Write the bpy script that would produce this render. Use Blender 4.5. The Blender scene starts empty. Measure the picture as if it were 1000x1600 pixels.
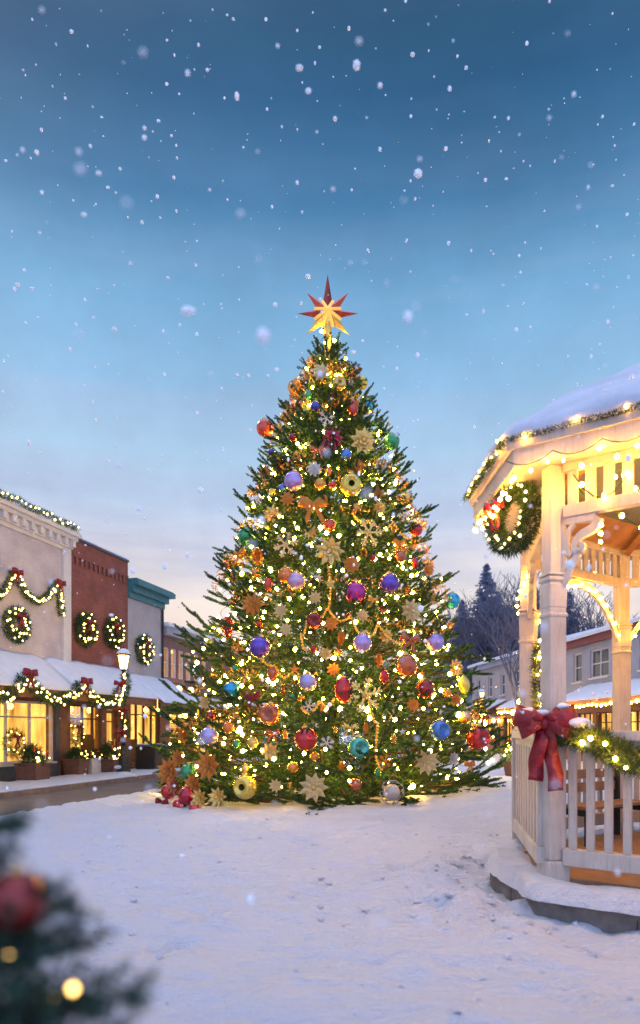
import bpy, bmesh, math, random
import numpy as np
from mathutils import Vector, Matrix, noise as mn
random.seed(7); RNG = np.random.default_rng(7)
SC = bpy.context.scene
C = SC.collection
PI = math.pi
V = Vector

# ------------------------------------------------------------------ helpers: colours and materials
def lin(r, g, b):
    f = lambda c: ((c/255+.055)/1.055)**2.4 if c > 10 else c/255/12.92
    return (f(r), f(g), f(b), 1)

def mat(name, col, rough=.6, metal=0, var=.0, vscale=4, col2=None, bump=0, bscale=20, coat=0, spec=.5, island=0, trans=0):
    m = bpy.data.materials.new(name); m.use_nodes = True
    nt = m.node_tree; b = nt.nodes['Principled BSDF']
    col = tuple(col[:3])+(1,)
    b.inputs['Base Color'].default_value = col
    b.inputs['Roughness'].default_value = rough
    b.inputs['Metallic'].default_value = metal
    b.inputs['Specular IOR Level'].default_value = spec
    b.inputs['Coat Weight'].default_value = coat
    b.inputs['Coat Roughness'].default_value = .16
    tc = nt.nodes.new('ShaderNodeTexCoord')
    if var or col2:
        c2 = tuple(col2[:3])+(1,) if col2 else tuple(c*(1-var) for c in col[:3])+(1,)
        n = nt.nodes.new('ShaderNodeTexNoise'); n.inputs['Scale'].default_value = vscale; n.inputs['Detail'].default_value = 6
        n.inputs['Roughness'].default_value = .65
        r = nt.nodes.new('ShaderNodeValToRGB')
        r.color_ramp.elements[0].position = .36; r.color_ramp.elements[1].position = .64
        r.color_ramp.elements[0].color = c2; r.color_ramp.elements[1].color = col
        nt.links.new(tc.outputs['Object'], n.inputs['Vector'])
        fac = n.outputs['Fac']
        if island:
            g = nt.nodes.new('ShaderNodeNewGeometry')
            mx = nt.nodes.new('ShaderNodeMath'); mx.operation = 'MULTIPLY_ADD'
            nt.links.new(g.outputs['Random Per Island'], mx.inputs[0]); mx.inputs[1].default_value = island
            sub = nt.nodes.new('ShaderNodeMath'); sub.operation = 'SUBTRACT'; sub.inputs[1].default_value = island*.5
            nt.links.new(n.outputs['Fac'], sub.inputs[0]); nt.links.new(sub.outputs[0], mx.inputs[2]); fac = mx.outputs[0]
        nt.links.new(fac, r.inputs['Fac'])
        nt.links.new(r.outputs['Color'], b.inputs['Base Color'])
    if bump:
        n = nt.nodes.new('ShaderNodeTexNoise'); n.inputs['Scale'].default_value = bscale; n.inputs['Detail'].default_value = 8
        bp = nt.nodes.new('ShaderNodeBump'); bp.inputs['Strength'].default_value = bump; bp.inputs['Distance'].default_value = .02
        nt.links.new(tc.outputs['Object'], n.inputs['Vector']); nt.links.new(n.outputs['Fac'], bp.inputs['Height'])
        nt.links.new(bp.outputs['Normal'], b.inputs['Normal'])
    return m

def emit(name, col, strength):
    m = bpy.data.materials.new(name); m.use_nodes = True
    nt = m.node_tree; nt.nodes.clear()
    e = nt.nodes.new('ShaderNodeEmission'); o = nt.nodes.new('ShaderNodeOutputMaterial')
    e.inputs['Color'].default_value = tuple(col[:3])+(1,); e.inputs['Strength'].default_value = strength
    nt.links.new(e.outputs[0], o.inputs[0]); return m

def brick_mat(name, c1, c2, mortar, scale, bump=.4, rot=None):
    m = bpy.data.materials.new(name); m.use_nodes = True
    nt = m.node_tree; b = nt.nodes['Principled BSDF']; b.inputs['Roughness'].default_value = .85
    uv = nt.nodes.new('ShaderNodeUVMap')
    br = nt.nodes.new('ShaderNodeTexBrick')
    br.inputs['Scale'].default_value = scale; br.inputs['Color1'].default_value = c1; br.inputs['Color2'].default_value = c2
    br.inputs['Mortar'].default_value = mortar; br.inputs['Mortar Size'].default_value = .018
    br.inputs['Brick Width'].default_value = .5; br.inputs['Row Height'].default_value = .17
    nt.links.new(uv.outputs[0], br.inputs['Vector'])
    n = nt.nodes.new('ShaderNodeTexNoise'); n.inputs['Scale'].default_value = 1.3; n.inputs['Detail'].default_value = 7
    nt.links.new(uv.outputs[0], n.inputs['Vector'])
    mx = nt.nodes.new('ShaderNodeMix'); mx.data_type = 'RGBA'; mx.blend_type = 'MULTIPLY'
    rp = nt.nodes.new('ShaderNodeValToRGB'); rp.color_ramp.elements[0].color = (.7,.68,.68,1); rp.color_ramp.elements[0].position=.35
    rp.color_ramp.elements[1].color = (1,1,1,1); rp.color_ramp.elements[1].position=.65
    nt.links.new(n.outputs['Fac'], rp.inputs[0])
    mx.inputs[0].default_value = .8
    nt.links.new(br.outputs['Color'], mx.inputs[6]); nt.links.new(rp.outputs[0], mx.inputs[7])
    nt.links.new(mx.outputs[2], b.inputs['Base Color'])
    bp = nt.nodes.new('ShaderNodeBump'); bp.inputs['Strength'].default_value = bump; bp.inputs['Distance'].default_value = .01; bp.invert = True
    nt.links.new(br.outputs['Fac'], bp.inputs['Height']); nt.links.new(bp.outputs['Normal'], b.inputs['Normal'])
    return m

M = {}
def snow_mat():
    m = bpy.data.materials.new('snow'); m.use_nodes = True
    nt = m.node_tree; b = nt.nodes['Principled BSDF']
    b.inputs['Base Color'].default_value = (.84,.88,.95,1); b.inputs['Roughness'].default_value = .62; b.inputs['Specular IOR Level'].default_value = .3
    tc = nt.nodes.new('ShaderNodeTexCoord')
    mp = nt.nodes.new('ShaderNodeMapping'); mp.inputs['Scale'].default_value = (.62,1.5,1)
    nt.links.new(tc.outputs['Object'], mp.inputs[0])
    n1 = nt.nodes.new('ShaderNodeTexNoise'); n1.inputs['Scale'].default_value = 3.6; n1.inputs['Detail'].default_value = 9; n1.inputs['Roughness'].default_value = .62
    n2 = nt.nodes.new('ShaderNodeTexNoise'); n2.inputs['Scale'].default_value = 60; n2.inputs['Detail'].default_value = 4
    ad = nt.nodes.new('ShaderNodeMath'); ad.operation = 'MULTIPLY_ADD'; ad.inputs[1].default_value = .12
    for n in (n1, n2): nt.links.new(mp.outputs[0], n.inputs['Vector'])
    nt.links.new(n2.outputs['Fac'], ad.inputs[0]); nt.links.new(n1.outputs['Fac'], ad.inputs[2])
    bp = nt.nodes.new('ShaderNodeBump'); bp.inputs['Strength'].default_value = 1.0; bp.inputs['Distance'].default_value = .34
    nt.links.new(ad.outputs[0], bp.inputs['Height']); nt.links.new(bp.outputs['Normal'], b.inputs['Normal'])
    return m
M['snow'] = snow_mat()
M['roofsnow'] = mat('packed snow', (.72,.75,.82), .6, var=.1, vscale=3, bump=.35, bscale=14)
M['greysnow'] = mat('grey blue roof snow', (.62,.66,.74), .6, col2=(.48,.52,.60), vscale=1.6, bump=.7, bscale=7)  # gazebo roof snow, greyer and bluer than the other snow
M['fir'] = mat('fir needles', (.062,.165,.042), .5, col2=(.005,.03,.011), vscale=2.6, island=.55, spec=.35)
M['garland'] = mat('garland needles', (.05,.105,.03), .6, col2=(.015,.04,.018), vscale=5, island=.5, spec=.3)
M['nearfir'] = mat('sapling needles', (.032,.085,.055), .6, col2=(.01,.03,.024), vscale=9, island=.5, spec=.3)
M['bark'] = mat('bark', (.07,.045,.03), .9, var=.5, vscale=14, bump=.6, bscale=25)
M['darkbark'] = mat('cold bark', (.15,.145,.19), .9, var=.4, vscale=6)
M['farfir'] = mat('frosted hazy spruce', (.30,.35,.48), .8, col2=(.11,.135,.21), vscale=1.2, island=.6)  # frosted needles, with the blue of distance haze put into the colour
M['cream_brick'] = brick_mat('painted brick', (.66,.585,.56,1), (.61,.54,.52,1), (.54,.48,.46,1), 2.6, .25)
M['red_brick'] = brick_mat('red brick', (.29,.085,.055,1), (.22,.065,.045,1), (.27,.11,.085,1), 2.6, .4)
M['grey_stucco'] = mat('grey stucco', (.42,.40,.40), .9, var=.16, vscale=1.5, bump=.15, bscale=60)
M['blue_stucco'] = mat('blue grey siding', (.36,.37,.42), .9, var=.16, vscale=.8)
M['tan_stucco'] = mat('tan siding', (.42,.36,.34), .9, var=.16, vscale=.8)
M['mauve_brick'] = brick_mat('mauve brick', (.25,.13,.12,1), (.2,.1,.1,1), (.27,.18,.17,1), 2.6, .3)
M['white_trim'] = mat('white painted trim', (.68,.64,.60), .6, var=.12, vscale=3)
M['teal'] = mat('teal painted cornice', (.04,.19,.22), .5, var=.25, vscale=4)
M['wood'] = mat('brown painted wood', (.27,.11,.055), .6, var=.3, vscale=6, bump=.1)
M['darkwood'] = mat('dark timber', (.07,.035,.022), .6, var=.3, vscale=6)
M['slate'] = mat('slate panel', (.065,.085,.11), .5, var=.2, vscale=3)
M['redtrim'] = mat('dull red trim', (.24,.06,.055), .6, var=.2, vscale=3)
M['black'] = mat('black cast iron', (.012,.014,.016), .45, var=.3, vscale=9, spec=.5)
M['asphalt'] = mat('wet asphalt', (.145,.125,.13), .5, col2=(.09,.078,.084), vscale=1.3, bump=.3, bscale=80)
M['stone'] = mat('plinth stone', (.22,.19,.165), .85, col2=(.11,.095,.085), vscale=3.5, bump=.5, bscale=18)
M['kerb'] = mat('kerb stone', (.24,.19,.17), .85, var=.4, vscale=5, bump=.3)
M['deck'] = mat('deck boards', (.30,.17,.09), .6, col2=(.20,.105,.055), vscale=5, bump=.2, bscale=10)
M['ceil'] = mat('ceiling boards', (.26,.12,.06), .7, col2=(.17,.075,.04), vscale=3.5)
M['paint'] = mat('cream gazebo paint', (.56,.50,.43), .5, col2=(.43,.38,.325), vscale=2.2, bump=.12, bscale=35)
M['ribbon'] = mat('red satin ribbon', (.30,.004,.012), .42, var=.55, vscale=9, spec=.5, bump=.9, bscale=22)
M['gold'] = mat('gold metal', (.86,.52,.12), .28, 1, var=.2, vscale=8)
M['tinsel'] = mat('gold foil', (.80,.47,.11), .32, .9, var=.5, vscale=3, col2=(.55,.17,.03), island=.6)
M['palegold'] = mat('pale gold glitter', (.85,.66,.30), .45, .7, var=.35, vscale=30, bump=.5, bscale=90)
M['orangegold'] = mat('orange gold glitter', (.78,.30,.05), .45, .6, var=.4, vscale=25, bump=.5, bscale=90)
M['silver'] = mat('frosted silver', (.66,.60,.52), .45, .5, var=.4, vscale=25)
M['starred'] = mat('red enamel', (.66,.075,.028), .25, .5, var=.35, vscale=5, coat=.6)
M['starheart'] = mat('glowing star heart', (.95,.55,.10), .3, .3, var=.3, vscale=6)
_b = M['starheart'].node_tree.nodes['Principled BSDF']; _b.inputs['Emission Color'].default_value = (1,.48,.06,1); _b.inputs['Emission Strength'].default_value = .55
M['stargold'] = mat('star gold', (.95,.60,.12), .3, .45, var=.25, vscale=6, coat=.4)
M['copper'] = mat('copper lacquer', (.50,.11,.035), .25, .75, var=.35, vscale=9, coat=.5)
M['pane'] = None
def grain(m, amt=.35):
    nt = m.node_tree; b = nt.nodes['Principled BSDF']; tc = nt.nodes.new('ShaderNodeTexCoord'); mp = nt.nodes.new('ShaderNodeMapping'); mp.inputs['Scale'].default_value = (38,38,3)
    n = nt.nodes.new('ShaderNodeTexNoise'); n.inputs['Scale'].default_value = 1; n.inputs['Detail'].default_value = 7; n.inputs['Roughness'].default_value = .7
    nt.links.new(tc.outputs['Object'], mp.inputs[0]); nt.links.new(mp.outputs[0], n.inputs['Vector'])
    bp = nt.nodes.new('ShaderNodeBump'); bp.inputs['Strength'].default_value = amt; bp.inputs['Distance'].default_value = .012
    nt.links.new(n.outputs['Fac'], bp.inputs['Height']); nt.links.new(bp.outputs['Normal'], b.inputs['Normal'])
    # weathered streaks in the paint
    src = b.inputs['Base Color'].links[0].from_socket; mx = nt.nodes.new('ShaderNodeMix'); mx.data_type = 'RGBA'; mx.blend_type = 'MULTIPLY'
    rp = nt.nodes.new('ShaderNodeValToRGB'); rp.color_ramp.elements[0].position = .34; rp.color_ramp.elements[0].color = (.66,.62,.58,1); rp.color_ramp.elements[1].position = .5; rp.color_ramp.elements[1].color = (1,1,1,1)
    nt.links.new(n.outputs['Fac'], rp.inputs[0]); mx.inputs[0].default_value = .55; nt.links.new(src, mx.inputs[6]); nt.links.new(rp.outputs[0], mx.inputs[7]); nt.links.new(mx.outputs[2], b.inputs['Base Color'])
grain(M['paint']); grain(M['wood'], .25); grain(M['deck'], .2)
def glass_mat():
    m = bpy.data.materials.new('window glass'); m.use_nodes = True
    nt = m.node_tree; nt.nodes.clear()
    o = nt.nodes.new('ShaderNodeOutputMaterial'); t = nt.nodes.new('ShaderNodeBsdfTransparent'); g = nt.nodes.new('ShaderNodeBsdfGlossy')
    g.inputs['Roughness'].default_value = .03; mx = nt.nodes.new('ShaderNodeMixShader'); fr = nt.nodes.new('ShaderNodeFresnel'); fr.inputs[0].default_value = 1.45
    ge = nt.nodes.new('ShaderNodeNewGeometry'); iv = nt.nodes.new('ShaderNodeMath'); iv.operation = 'SUBTRACT'; iv.inputs[0].default_value = .6; iv.use_clamp = True
    nt.links.new(ge.outputs['Backfacing'], iv.inputs[1]); mu = nt.nodes.new('ShaderNodeMath'); mu.operation = 'MULTIPLY'; nt.links.new(fr.outputs[0], mu.inputs[0]); nt.links.new(iv.outputs[0], mu.inputs[1])
    nt.links.new(mu.outputs[0], mx.inputs[0]); nt.links.new(t.outputs[0], mx.inputs[1]); nt.links.new(g.outputs[0], mx.inputs[2]); nt.links.new(mx.outputs[0], o.inputs[0])
    return m
M['pane'] = glass_mat()
M['darkpane'] = mat('unlit window glass', (.05,.07,.10), .08, 0, var=.3, vscale=1.5, spec=.8)
def lit_mat(name, strength, c1=(1,.62,.16), c2=(.95,.33,.05)):
    m = bpy.data.materials.new(name); m.use_nodes = True
    nt = m.node_tree; nt.nodes.clear()
    o = nt.nodes.new('ShaderNodeOutputMaterial'); e = nt.nodes.new('ShaderNodeEmission'); tc = nt.nodes.new('ShaderNodeTexCoord')
    mp = nt.nodes.new('ShaderNodeMapping'); mp.inputs['Scale'].default_value = (2.1,2.1,.35)
    n = nt.nodes.new('ShaderNodeTexNoise'); n.inputs['Scale'].default_value = 1.6; n.inputs['Detail'].default_value = 5
    r = nt.nodes.new('ShaderNodeValToRGB'); r.color_ramp.elements[0].position = .33; r.color_ramp.elements[1].position = .66
    r.color_ramp.elements[0].color = (c2[0]*.3,c2[1]*.3,c2[2]*.3,1); r.color_ramp.elements[1].color = c1+(1,)
    nt.links.new(tc.outputs['Object'], mp.inputs[0]); nt.links.new(mp.outputs[0], n.inputs['Vector']); nt.links.new(n.outputs['Fac'], r.inputs[0])
    nt.links.new(r.outputs[0], e.inputs['Color']); e.inputs['Strength'].default_value = strength; nt.links.new(e.outputs[0], o.inputs[0])
    return m
M['lit'] = lit_mat('lit shop interior', 2.0, (1,.56,.11), (.95,.33,.04))
M['lit_dim'] = lit_mat('lit upper window', 1.0, (1,.5,.2))
M['warmlamp'] = emit('lamp glass', (1,.62,.14), 5)
M['bulb'] = emit('warm fairy bulb', (1,.53,.06), 170)
M['bulb_small'] = emit('pale fairy bulb', (1,.66,.17), 13)
M['bulb_gaz'] = emit('gazebo bulb', (1,.44,.045), 270)
M['lanternlight'] = emit('lantern glow', (1,.60,.16), 9)
BA = {}
def bauble_mat(k, col, rough=.27, metal=.58):
    BA[k] = mat(k+' bauble lacquer', col, rough, metal, var=.18, vscale=6, coat=.7)
for k, c in dict(red=(.55,.02,.02), crimson=(.42,.01,.03), coral=(.62,.07,.03), amber=(.75,.30,.03), yellow=(.80,.58,.08), gold=(.80,.50,.10), green=(.03,.30,.10),
                 seagreen=(.08,.45,.33), turquoise=(.01,.35,.55), blue=(.06,.20,.55), navy=(.05,.06,.30), violet=(.13,.05,.40), lilac=(.46,.30,.60), lavender=(.42,.36,.62),
                 pink=(.62,.36,.50), magenta=(.45,.015,.22), copper=(.50,.12,.04), orange=(.75,.20,.02), darkred=(.28,.015,.01), white=(.75,.70,.62)).items():
    bauble_mat(k, c)
M['hole'] = mat('dark reflection and joint', (.03,.015,.01), .5)  # dark bauble reflections put into the colour; also the plinth joints
M['terracotta'] = mat('brown planter', (.16,.075,.05), .7, var=.3, vscale=7)
M['cap'] = mat('bauble cap', (.7,.5,.2), .35, .9)

# ------------------------------------------------------------------ helpers: meshes and objects
def root_loc(o):
    l = V((0,0,0))
    while o is not None:
        l += o.location; o = o.parent
    return l

class MB:
    def __init__(s): s.v = []; s.f = []; s.m = []; s.mi = 0; s.uv = None
    def add(s, vs, fs):
        n = len(s.v); s.v += [V(p) for p in vs]
        s.f += [tuple(i+n for i in f) for f in fs]; s.m += [s.mi]*len(fs)
    def hexa(s, p):   # 8 points: bottom ring 0-3, top ring 4-7
        s.add(p, [(3,2,1,0),(4,5,6,7),(0,1,5,4),(1,2,6,5),(2,3,7,6),(3,0,4,7)])
    def fbox(s, F, t0, t1, s0, s1, z0, z1):
        s.hexa([F(t0,s0,z0),F(t1,s0,z0),F(t1,s1,z0),F(t0,s1,z0),F(t0,s0,z1),F(t1,s0,z1),F(t1,s1,z1),F(t0,s1,z1)])
    def box(s, x0, x1, y0, y1, z0, z1): s.fbox(lambda a,b,c: V((a,b,c)), x0,x1,y0,y1,z0,z1)
    def prism(s, F, poly, s0, s1):   # poly in (t,z), extruded across s
        n = len(poly); a = [F(t,s0,z) for t,z in poly]; b = [F(t,s1,z) for t,z in poly]
        s.add(a+b, [tuple(range(n)), tuple(range(2*n-1,n-1,-1))]+[(i,(i+1)%n,n+(i+1)%n,n+i) for i in range(n)])
    def slab(s, poly, z0, z1):       # poly in (x,y)
        n = len(poly); a = [V((x,y,z0)) for x,y in poly]; b = [V((x,y,z1)) for x,y in poly]
        s.add(a+b, [tuple(range(n-1,-1,-1)), tuple(range(n,2*n))]+[(i,(i+1)%n,n+(i+1)%n,n+i) for i in range(n)])
    def tube(s, pts, r, n=6, cap=True):
        pts = [V(p) for p in pts]; rs = r if isinstance(r, (list,tuple)) else [r]*len(pts)
        rings = []; ref = None
        for i, p in enumerate(pts):
            d = (pts[min(i+1,len(pts)-1)]-pts[max(i-1,0)])
            d = d.normalized() if d.length > 1e-9 else V((0,0,1))
            if ref is None or abs(ref.dot(d)) > .98: ref = V((0,0,1)) if abs(d.z) < .9 else V((1,0,0))
            a = d.cross(ref).normalized(); b = d.cross(a)
            ref = -b if False else ref
            rings.append([p+(a*math.cos(2*PI*k/n)+b*math.sin(2*PI*k/n))*rs[i] for k in range(n)])
        vs = [q for ring in rings for q in ring]; fs = []
        for i in range(len(pts)-1):
            for k in range(n): fs.append((i*n+k, i*n+(k+1)%n, (i+1)*n+(k+1)%n, (i+1)*n+k))
        if cap: fs += [tuple(range(n-1,-1,-1)), tuple(range((len(pts)-1)*n, len(pts)*n))]
        s.add(vs, fs)
    def lathe(s, prof, n=16, o=(0,0,0), axis='z', rot=0, square=False):
        o = V(o); vs = []; fs = []
        for r, h in prof:
            for k in range(n):
                a = 2*PI*k/n+rot
                if axis == 'z': vs.append(o+V((r*math.cos(a), r*math.sin(a), h)))
                else: vs.append(o+V((r*math.cos(a), h, r*math.sin(a))))
        for i in range(len(prof)-1):
            for k in range(n): fs.append((i*n+k, i*n+(k+1)%n, (i+1)*n+(k+1)%n, (i+1)*n+k))
        fs += [tuple(range(n-1,-1,-1)), tuple(range((len(prof)-1)*n, len(prof)*n))]
        s.add(vs, fs)
    def ball(s, c, r, seg=12, rings=8, sc=(1,1,1)):
        c = V(c); pr = [(max(1e-4,r*math.sin(PI*i/rings)), -r*math.cos(PI*i/rings)) for i in range(rings+1)]
        n0 = len(s.v); s.lathe(pr, seg)
        for i in range(n0, len(s.v)):
            p = s.v[i]; s.v[i] = c+V((p.x*sc[0], p.y*sc[1], p.z*sc[2]))
    def strip(s, pts, wdirs, widths, th=.004):
        pts = [V(p) for p in pts]; n = len(pts); vs = []
        for i in range(n):
            d = (pts[min(i+1,n-1)]-pts[max(i-1,0)]).normalized(); w = V(wdirs[i]).normalized()
            nn = d.cross(w).normalized()*th*.5; hw = w*widths[i]*.5
            vs += [pts[i]-hw-nn, pts[i]+hw-nn, pts[i]+hw+nn, pts[i]-hw+nn]
        fs = []
        for i in range(n-1):
            for k in range(4): fs.append((i*4+k, i*4+(k+1)%4, (i+1)*4+(k+1)%4, (i+1)*4+k))
        fs += [(3,2,1,0), tuple((n-1)*4+k for k in range(4))]
        s.add(vs, fs)
    def xform(s, mx): s.v = [mx @ p for p in s.v]
    def build(s, name, mats, parent=None, local=False, smooth=False, recalc=True, boxuv=None, bevel=0):
        if not isinstance(mats, (list,tuple)): mats = [mats]
        me = bpy.data.meshes.new(name)
        off = root_loc(parent) if (parent is not None and not local) else V((0,0,0))
        me.from_pydata([tuple(p-off) for p in s.v], [], s.f)
        for m in mats: me.materials.append(m)
        if len(mats) > 1: me.polygons.foreach_set('material_index', s.m)
        if recalc:
            bm = bmesh.new(); bm.from_mesh(me); bmesh.ops.recalc_face_normals(bm, faces=bm.faces); bm.to_mesh(me); bm.free()
        if boxuv is not None:   # u along the wall, v up
            u3 = boxuv; uvl = me.uv_layers.new(name='UVMap')
            for p in me.polygons:
                side = abs(V(p.normal).dot(u3)) > .7
                for li in p.loop_indices:
                    co = me.vertices[me.loops[li].vertex_index].co
                    w = co.dot(u3) if not side else co.dot(V((-u3.y,u3.x,0)))
                    uvl.data[li].uv = (w, co.z)
        if smooth: me.polygons.foreach_set('use_smooth', [True]*len(me.polygons))
        o = bpy.data.objects.new(name, me); C.objects.link(o)
        if parent is not None: o.parent = parent
        if bevel:
            b = o.modifiers.new('bevel', 'BEVEL'); b.width = bevel; b.segments = 2; b.limit_method = 'ANGLE'
        return o

def tag(o, label=None, cat=None, group=None, kind=None):
    if label: o['label'] = label
    if cat: o['category'] = cat
    if group: o['group'] = group
    if kind: o['kind'] = kind
    return o
def thing(name, label, cat, loc=(0,0,0), group=None):
    o = bpy.data.objects.new(name, None); C.objects.link(o); o.location = loc; o.empty_display_size = .2
    return tag(o, label, cat, group)

def np_mesh(name, tris, material, parent=None, local=False, mats=None, idx=None):   # tris (N,3,3)
    off = np.array(root_loc(parent)) if (parent is not None and not local) else np.zeros(3)
    n = len(tris); co = (tris.reshape(-1,3)-off).astype(np.float32)
    me = bpy.data.meshes.new(name); me.vertices.add(3*n); me.loops.add(3*n); me.polygons.add(n)
    me.vertices.foreach_set('co', co.ravel()); me.loops.foreach_set('vertex_index', np.arange(3*n, dtype=np.int32))
    me.polygons.foreach_set('loop_start', np.arange(0,3*n,3, dtype=np.int32))
    me.update(calc_edges=True); me.validate(verbose=False)
    me.materials.append(material)
    o = bpy.data.objects.new(name, me); C.objects.link(o)
    if parent is not None: o.parent = parent
    return o

def unit(a): return a/np.maximum(np.linalg.norm(a, axis=-1, keepdims=True), 1e-9)
def tri_needles(base, d, L, w):
    r = RNG.normal(size=base.shape); side = unit(np.cross(d, r))*(np.asarray(w).reshape(-1,1)*.5 if np.ndim(w) else w*.5)
    tip = base+d*(np.asarray(L).reshape(-1,1) if np.ndim(L) else L)
    return np.stack([base-side, base+side, tip], 1)

def bristle(path, tube, n, L, w, closed=False):
    """greenery round a path: needles leaving the axis in every direction; tube = overall radius"""
    P = np.array([tuple(p) for p in path], float)
    if closed: P = np.vstack([P, P[:1]])
    seg = np.linalg.norm(np.diff(P, axis=0), axis=1); cum = np.r_[0, np.cumsum(seg)]
    t = RNG.uniform(0, cum[-1], n); i = np.clip(np.searchsorted(cum, t)-1, 0, len(seg)-1)
    f = (t-cum[i])/seg[i]; base = P[i]+(P[i+1]-P[i])*f[:,None]; tan = unit(P[i+1]-P[i])
    r = RNG.normal(size=(n,3)); rad = unit(r-tan*np.sum(r*tan,1,keepdims=True))
    rr = tube*np.sqrt(RNG.uniform(0,1,n))[:,None]*.8
    d = unit(rad*1.0+tan*RNG.uniform(-.9,.9,(n,1))+RNG.normal(size=(n,3))*.35)
    Ls = L*RNG.uniform(.6,1.25,n)
    return tri_needles(base+rad*rr, d, Ls, w)

BULBS = {}
def bulb_mesh(mk):
    if mk in BULBS: return BULBS[mk]
    bm = bmesh.new(); bmesh.ops.create_icosphere(bm, subdivisions=1, radius=1)
    me = bpy.data.meshes.new('bulb'); bm.to_mesh(me); bm.free(); me.materials.append(M[mk]); BULBS[mk] = me; return me
def add_bulbs(parent, pts, r, mk='bulb_small', vary=.25):
    off = root_loc(parent); me = bulb_mesh(mk)
    for p in pts:
        o = bpy.data.objects.new('bulb', me); C.objects.link(o); o.parent = parent
        o.location = V(p)-off; s = r*random.uniform(1-vary,1+vary); o.scale = (s,s,s*1.15)
def sub(path, n, jitter=0):
    P = [V(p) for p in path]; ls = [0]
    for a, b in zip(P, P[1:]): ls.append(ls[-1]+(b-a).length)
    out = []
    for k in range(n):
        t = ls[-1]*(k+.5)/n; i = max(j for j in range(len(ls)-1) if ls[j] <= t)
        q = P[i].lerp(P[i+1], (t-ls[i])/max(1e-9, ls[i+1]-ls[i]))
        out.append(q+V((random.uniform(-1,1),random.uniform(-1,1),random.uniform(-1,1)))*jitter)
    return out

def make_bow(parent, o, right, fwd, size, tail=1.2, name='bow', label=None, snow=False, tailw=.2):
    o = V(o); right = V(right).normalized(); fwd = V(fwd).normalized(); up = V((0,0,1))
    mb = MB()
    for sd in (-1, 1):
        for tilt, sc in ((.28,1),(-.3,.85),(.8,.62)):
            pts, ws, wd = [], [], []
            ax = (right*sd+up*tilt).normalized()
            for k in range(15):
                a = 2*PI*k/14
                pts.append(o+ax*size*.62*sc*(1-math.cos(a))/2+fwd*size*.2*math.sin(a)+fwd*.03*size+up*size*.03*math.sin(a*2))
                ws.append(size*(.13+.27*math.sin(a/2))*sc); wd.append(up-ax*tilt)
            mb.strip(pts, wd, ws, size*.015)
    mb.build('loops', M['ribbon'], parent, smooth=True)
    kn = MB(); kn.ball(o+fwd*size*.06, size*.12, 12, 8, (1,1,1.2)); kn.build('knot', M['ribbon'], parent, smooth=True)
    for sd in (-1, 1):
        t = MB(); pts, ws, wd = [], [], []
        L = size*tail*(1 if sd > 0 else .86)
        for k in range(14):
            f = k/13
            pts.append(o+right*sd*size*(.05+.16*f)+right*size*.025*math.sin(f*9+sd)-up*L*f+fwd*size*(.08+.07*math.sin(f*7+sd)))
            ws.append(size*tailw*(.5+.5*min(1,f*3))); wd.append(right+up*.15*sd*f+fwd*.35*math.sin(f*6+sd))
        t.strip(pts, wd, ws, size*.015); t.build('tail', M['ribbon'], parent, smooth=True)

# ------------------------------------------------------------------ camera
CZ = 1.6; FPX = 1100.0; HOR = 1142.0
cam = bpy.data.cameras.new('camera'); co = bpy.data.objects.new('camera', cam); C.objects.link(co); SC.camera = co
co.location = (0,0,CZ); co.rotation_euler = (PI/2,0,0)
cam.sensor_fit = 'VERTICAL'; cam.sensor_height = 36; cam.lens = FPX/1600*36; cam.shift_y = (HOR-800)/1600
cam.clip_end = 2000; cam.clip_start = .05
cam.dof.use_dof = True; cam.dof.focus_distance = 11.5; cam.dof.aperture_fstop = 1.35
def at(px, py, Y): return V(((px-500)/FPX*Y, Y, CZ-(py-HOR)/FPX*Y))

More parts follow.
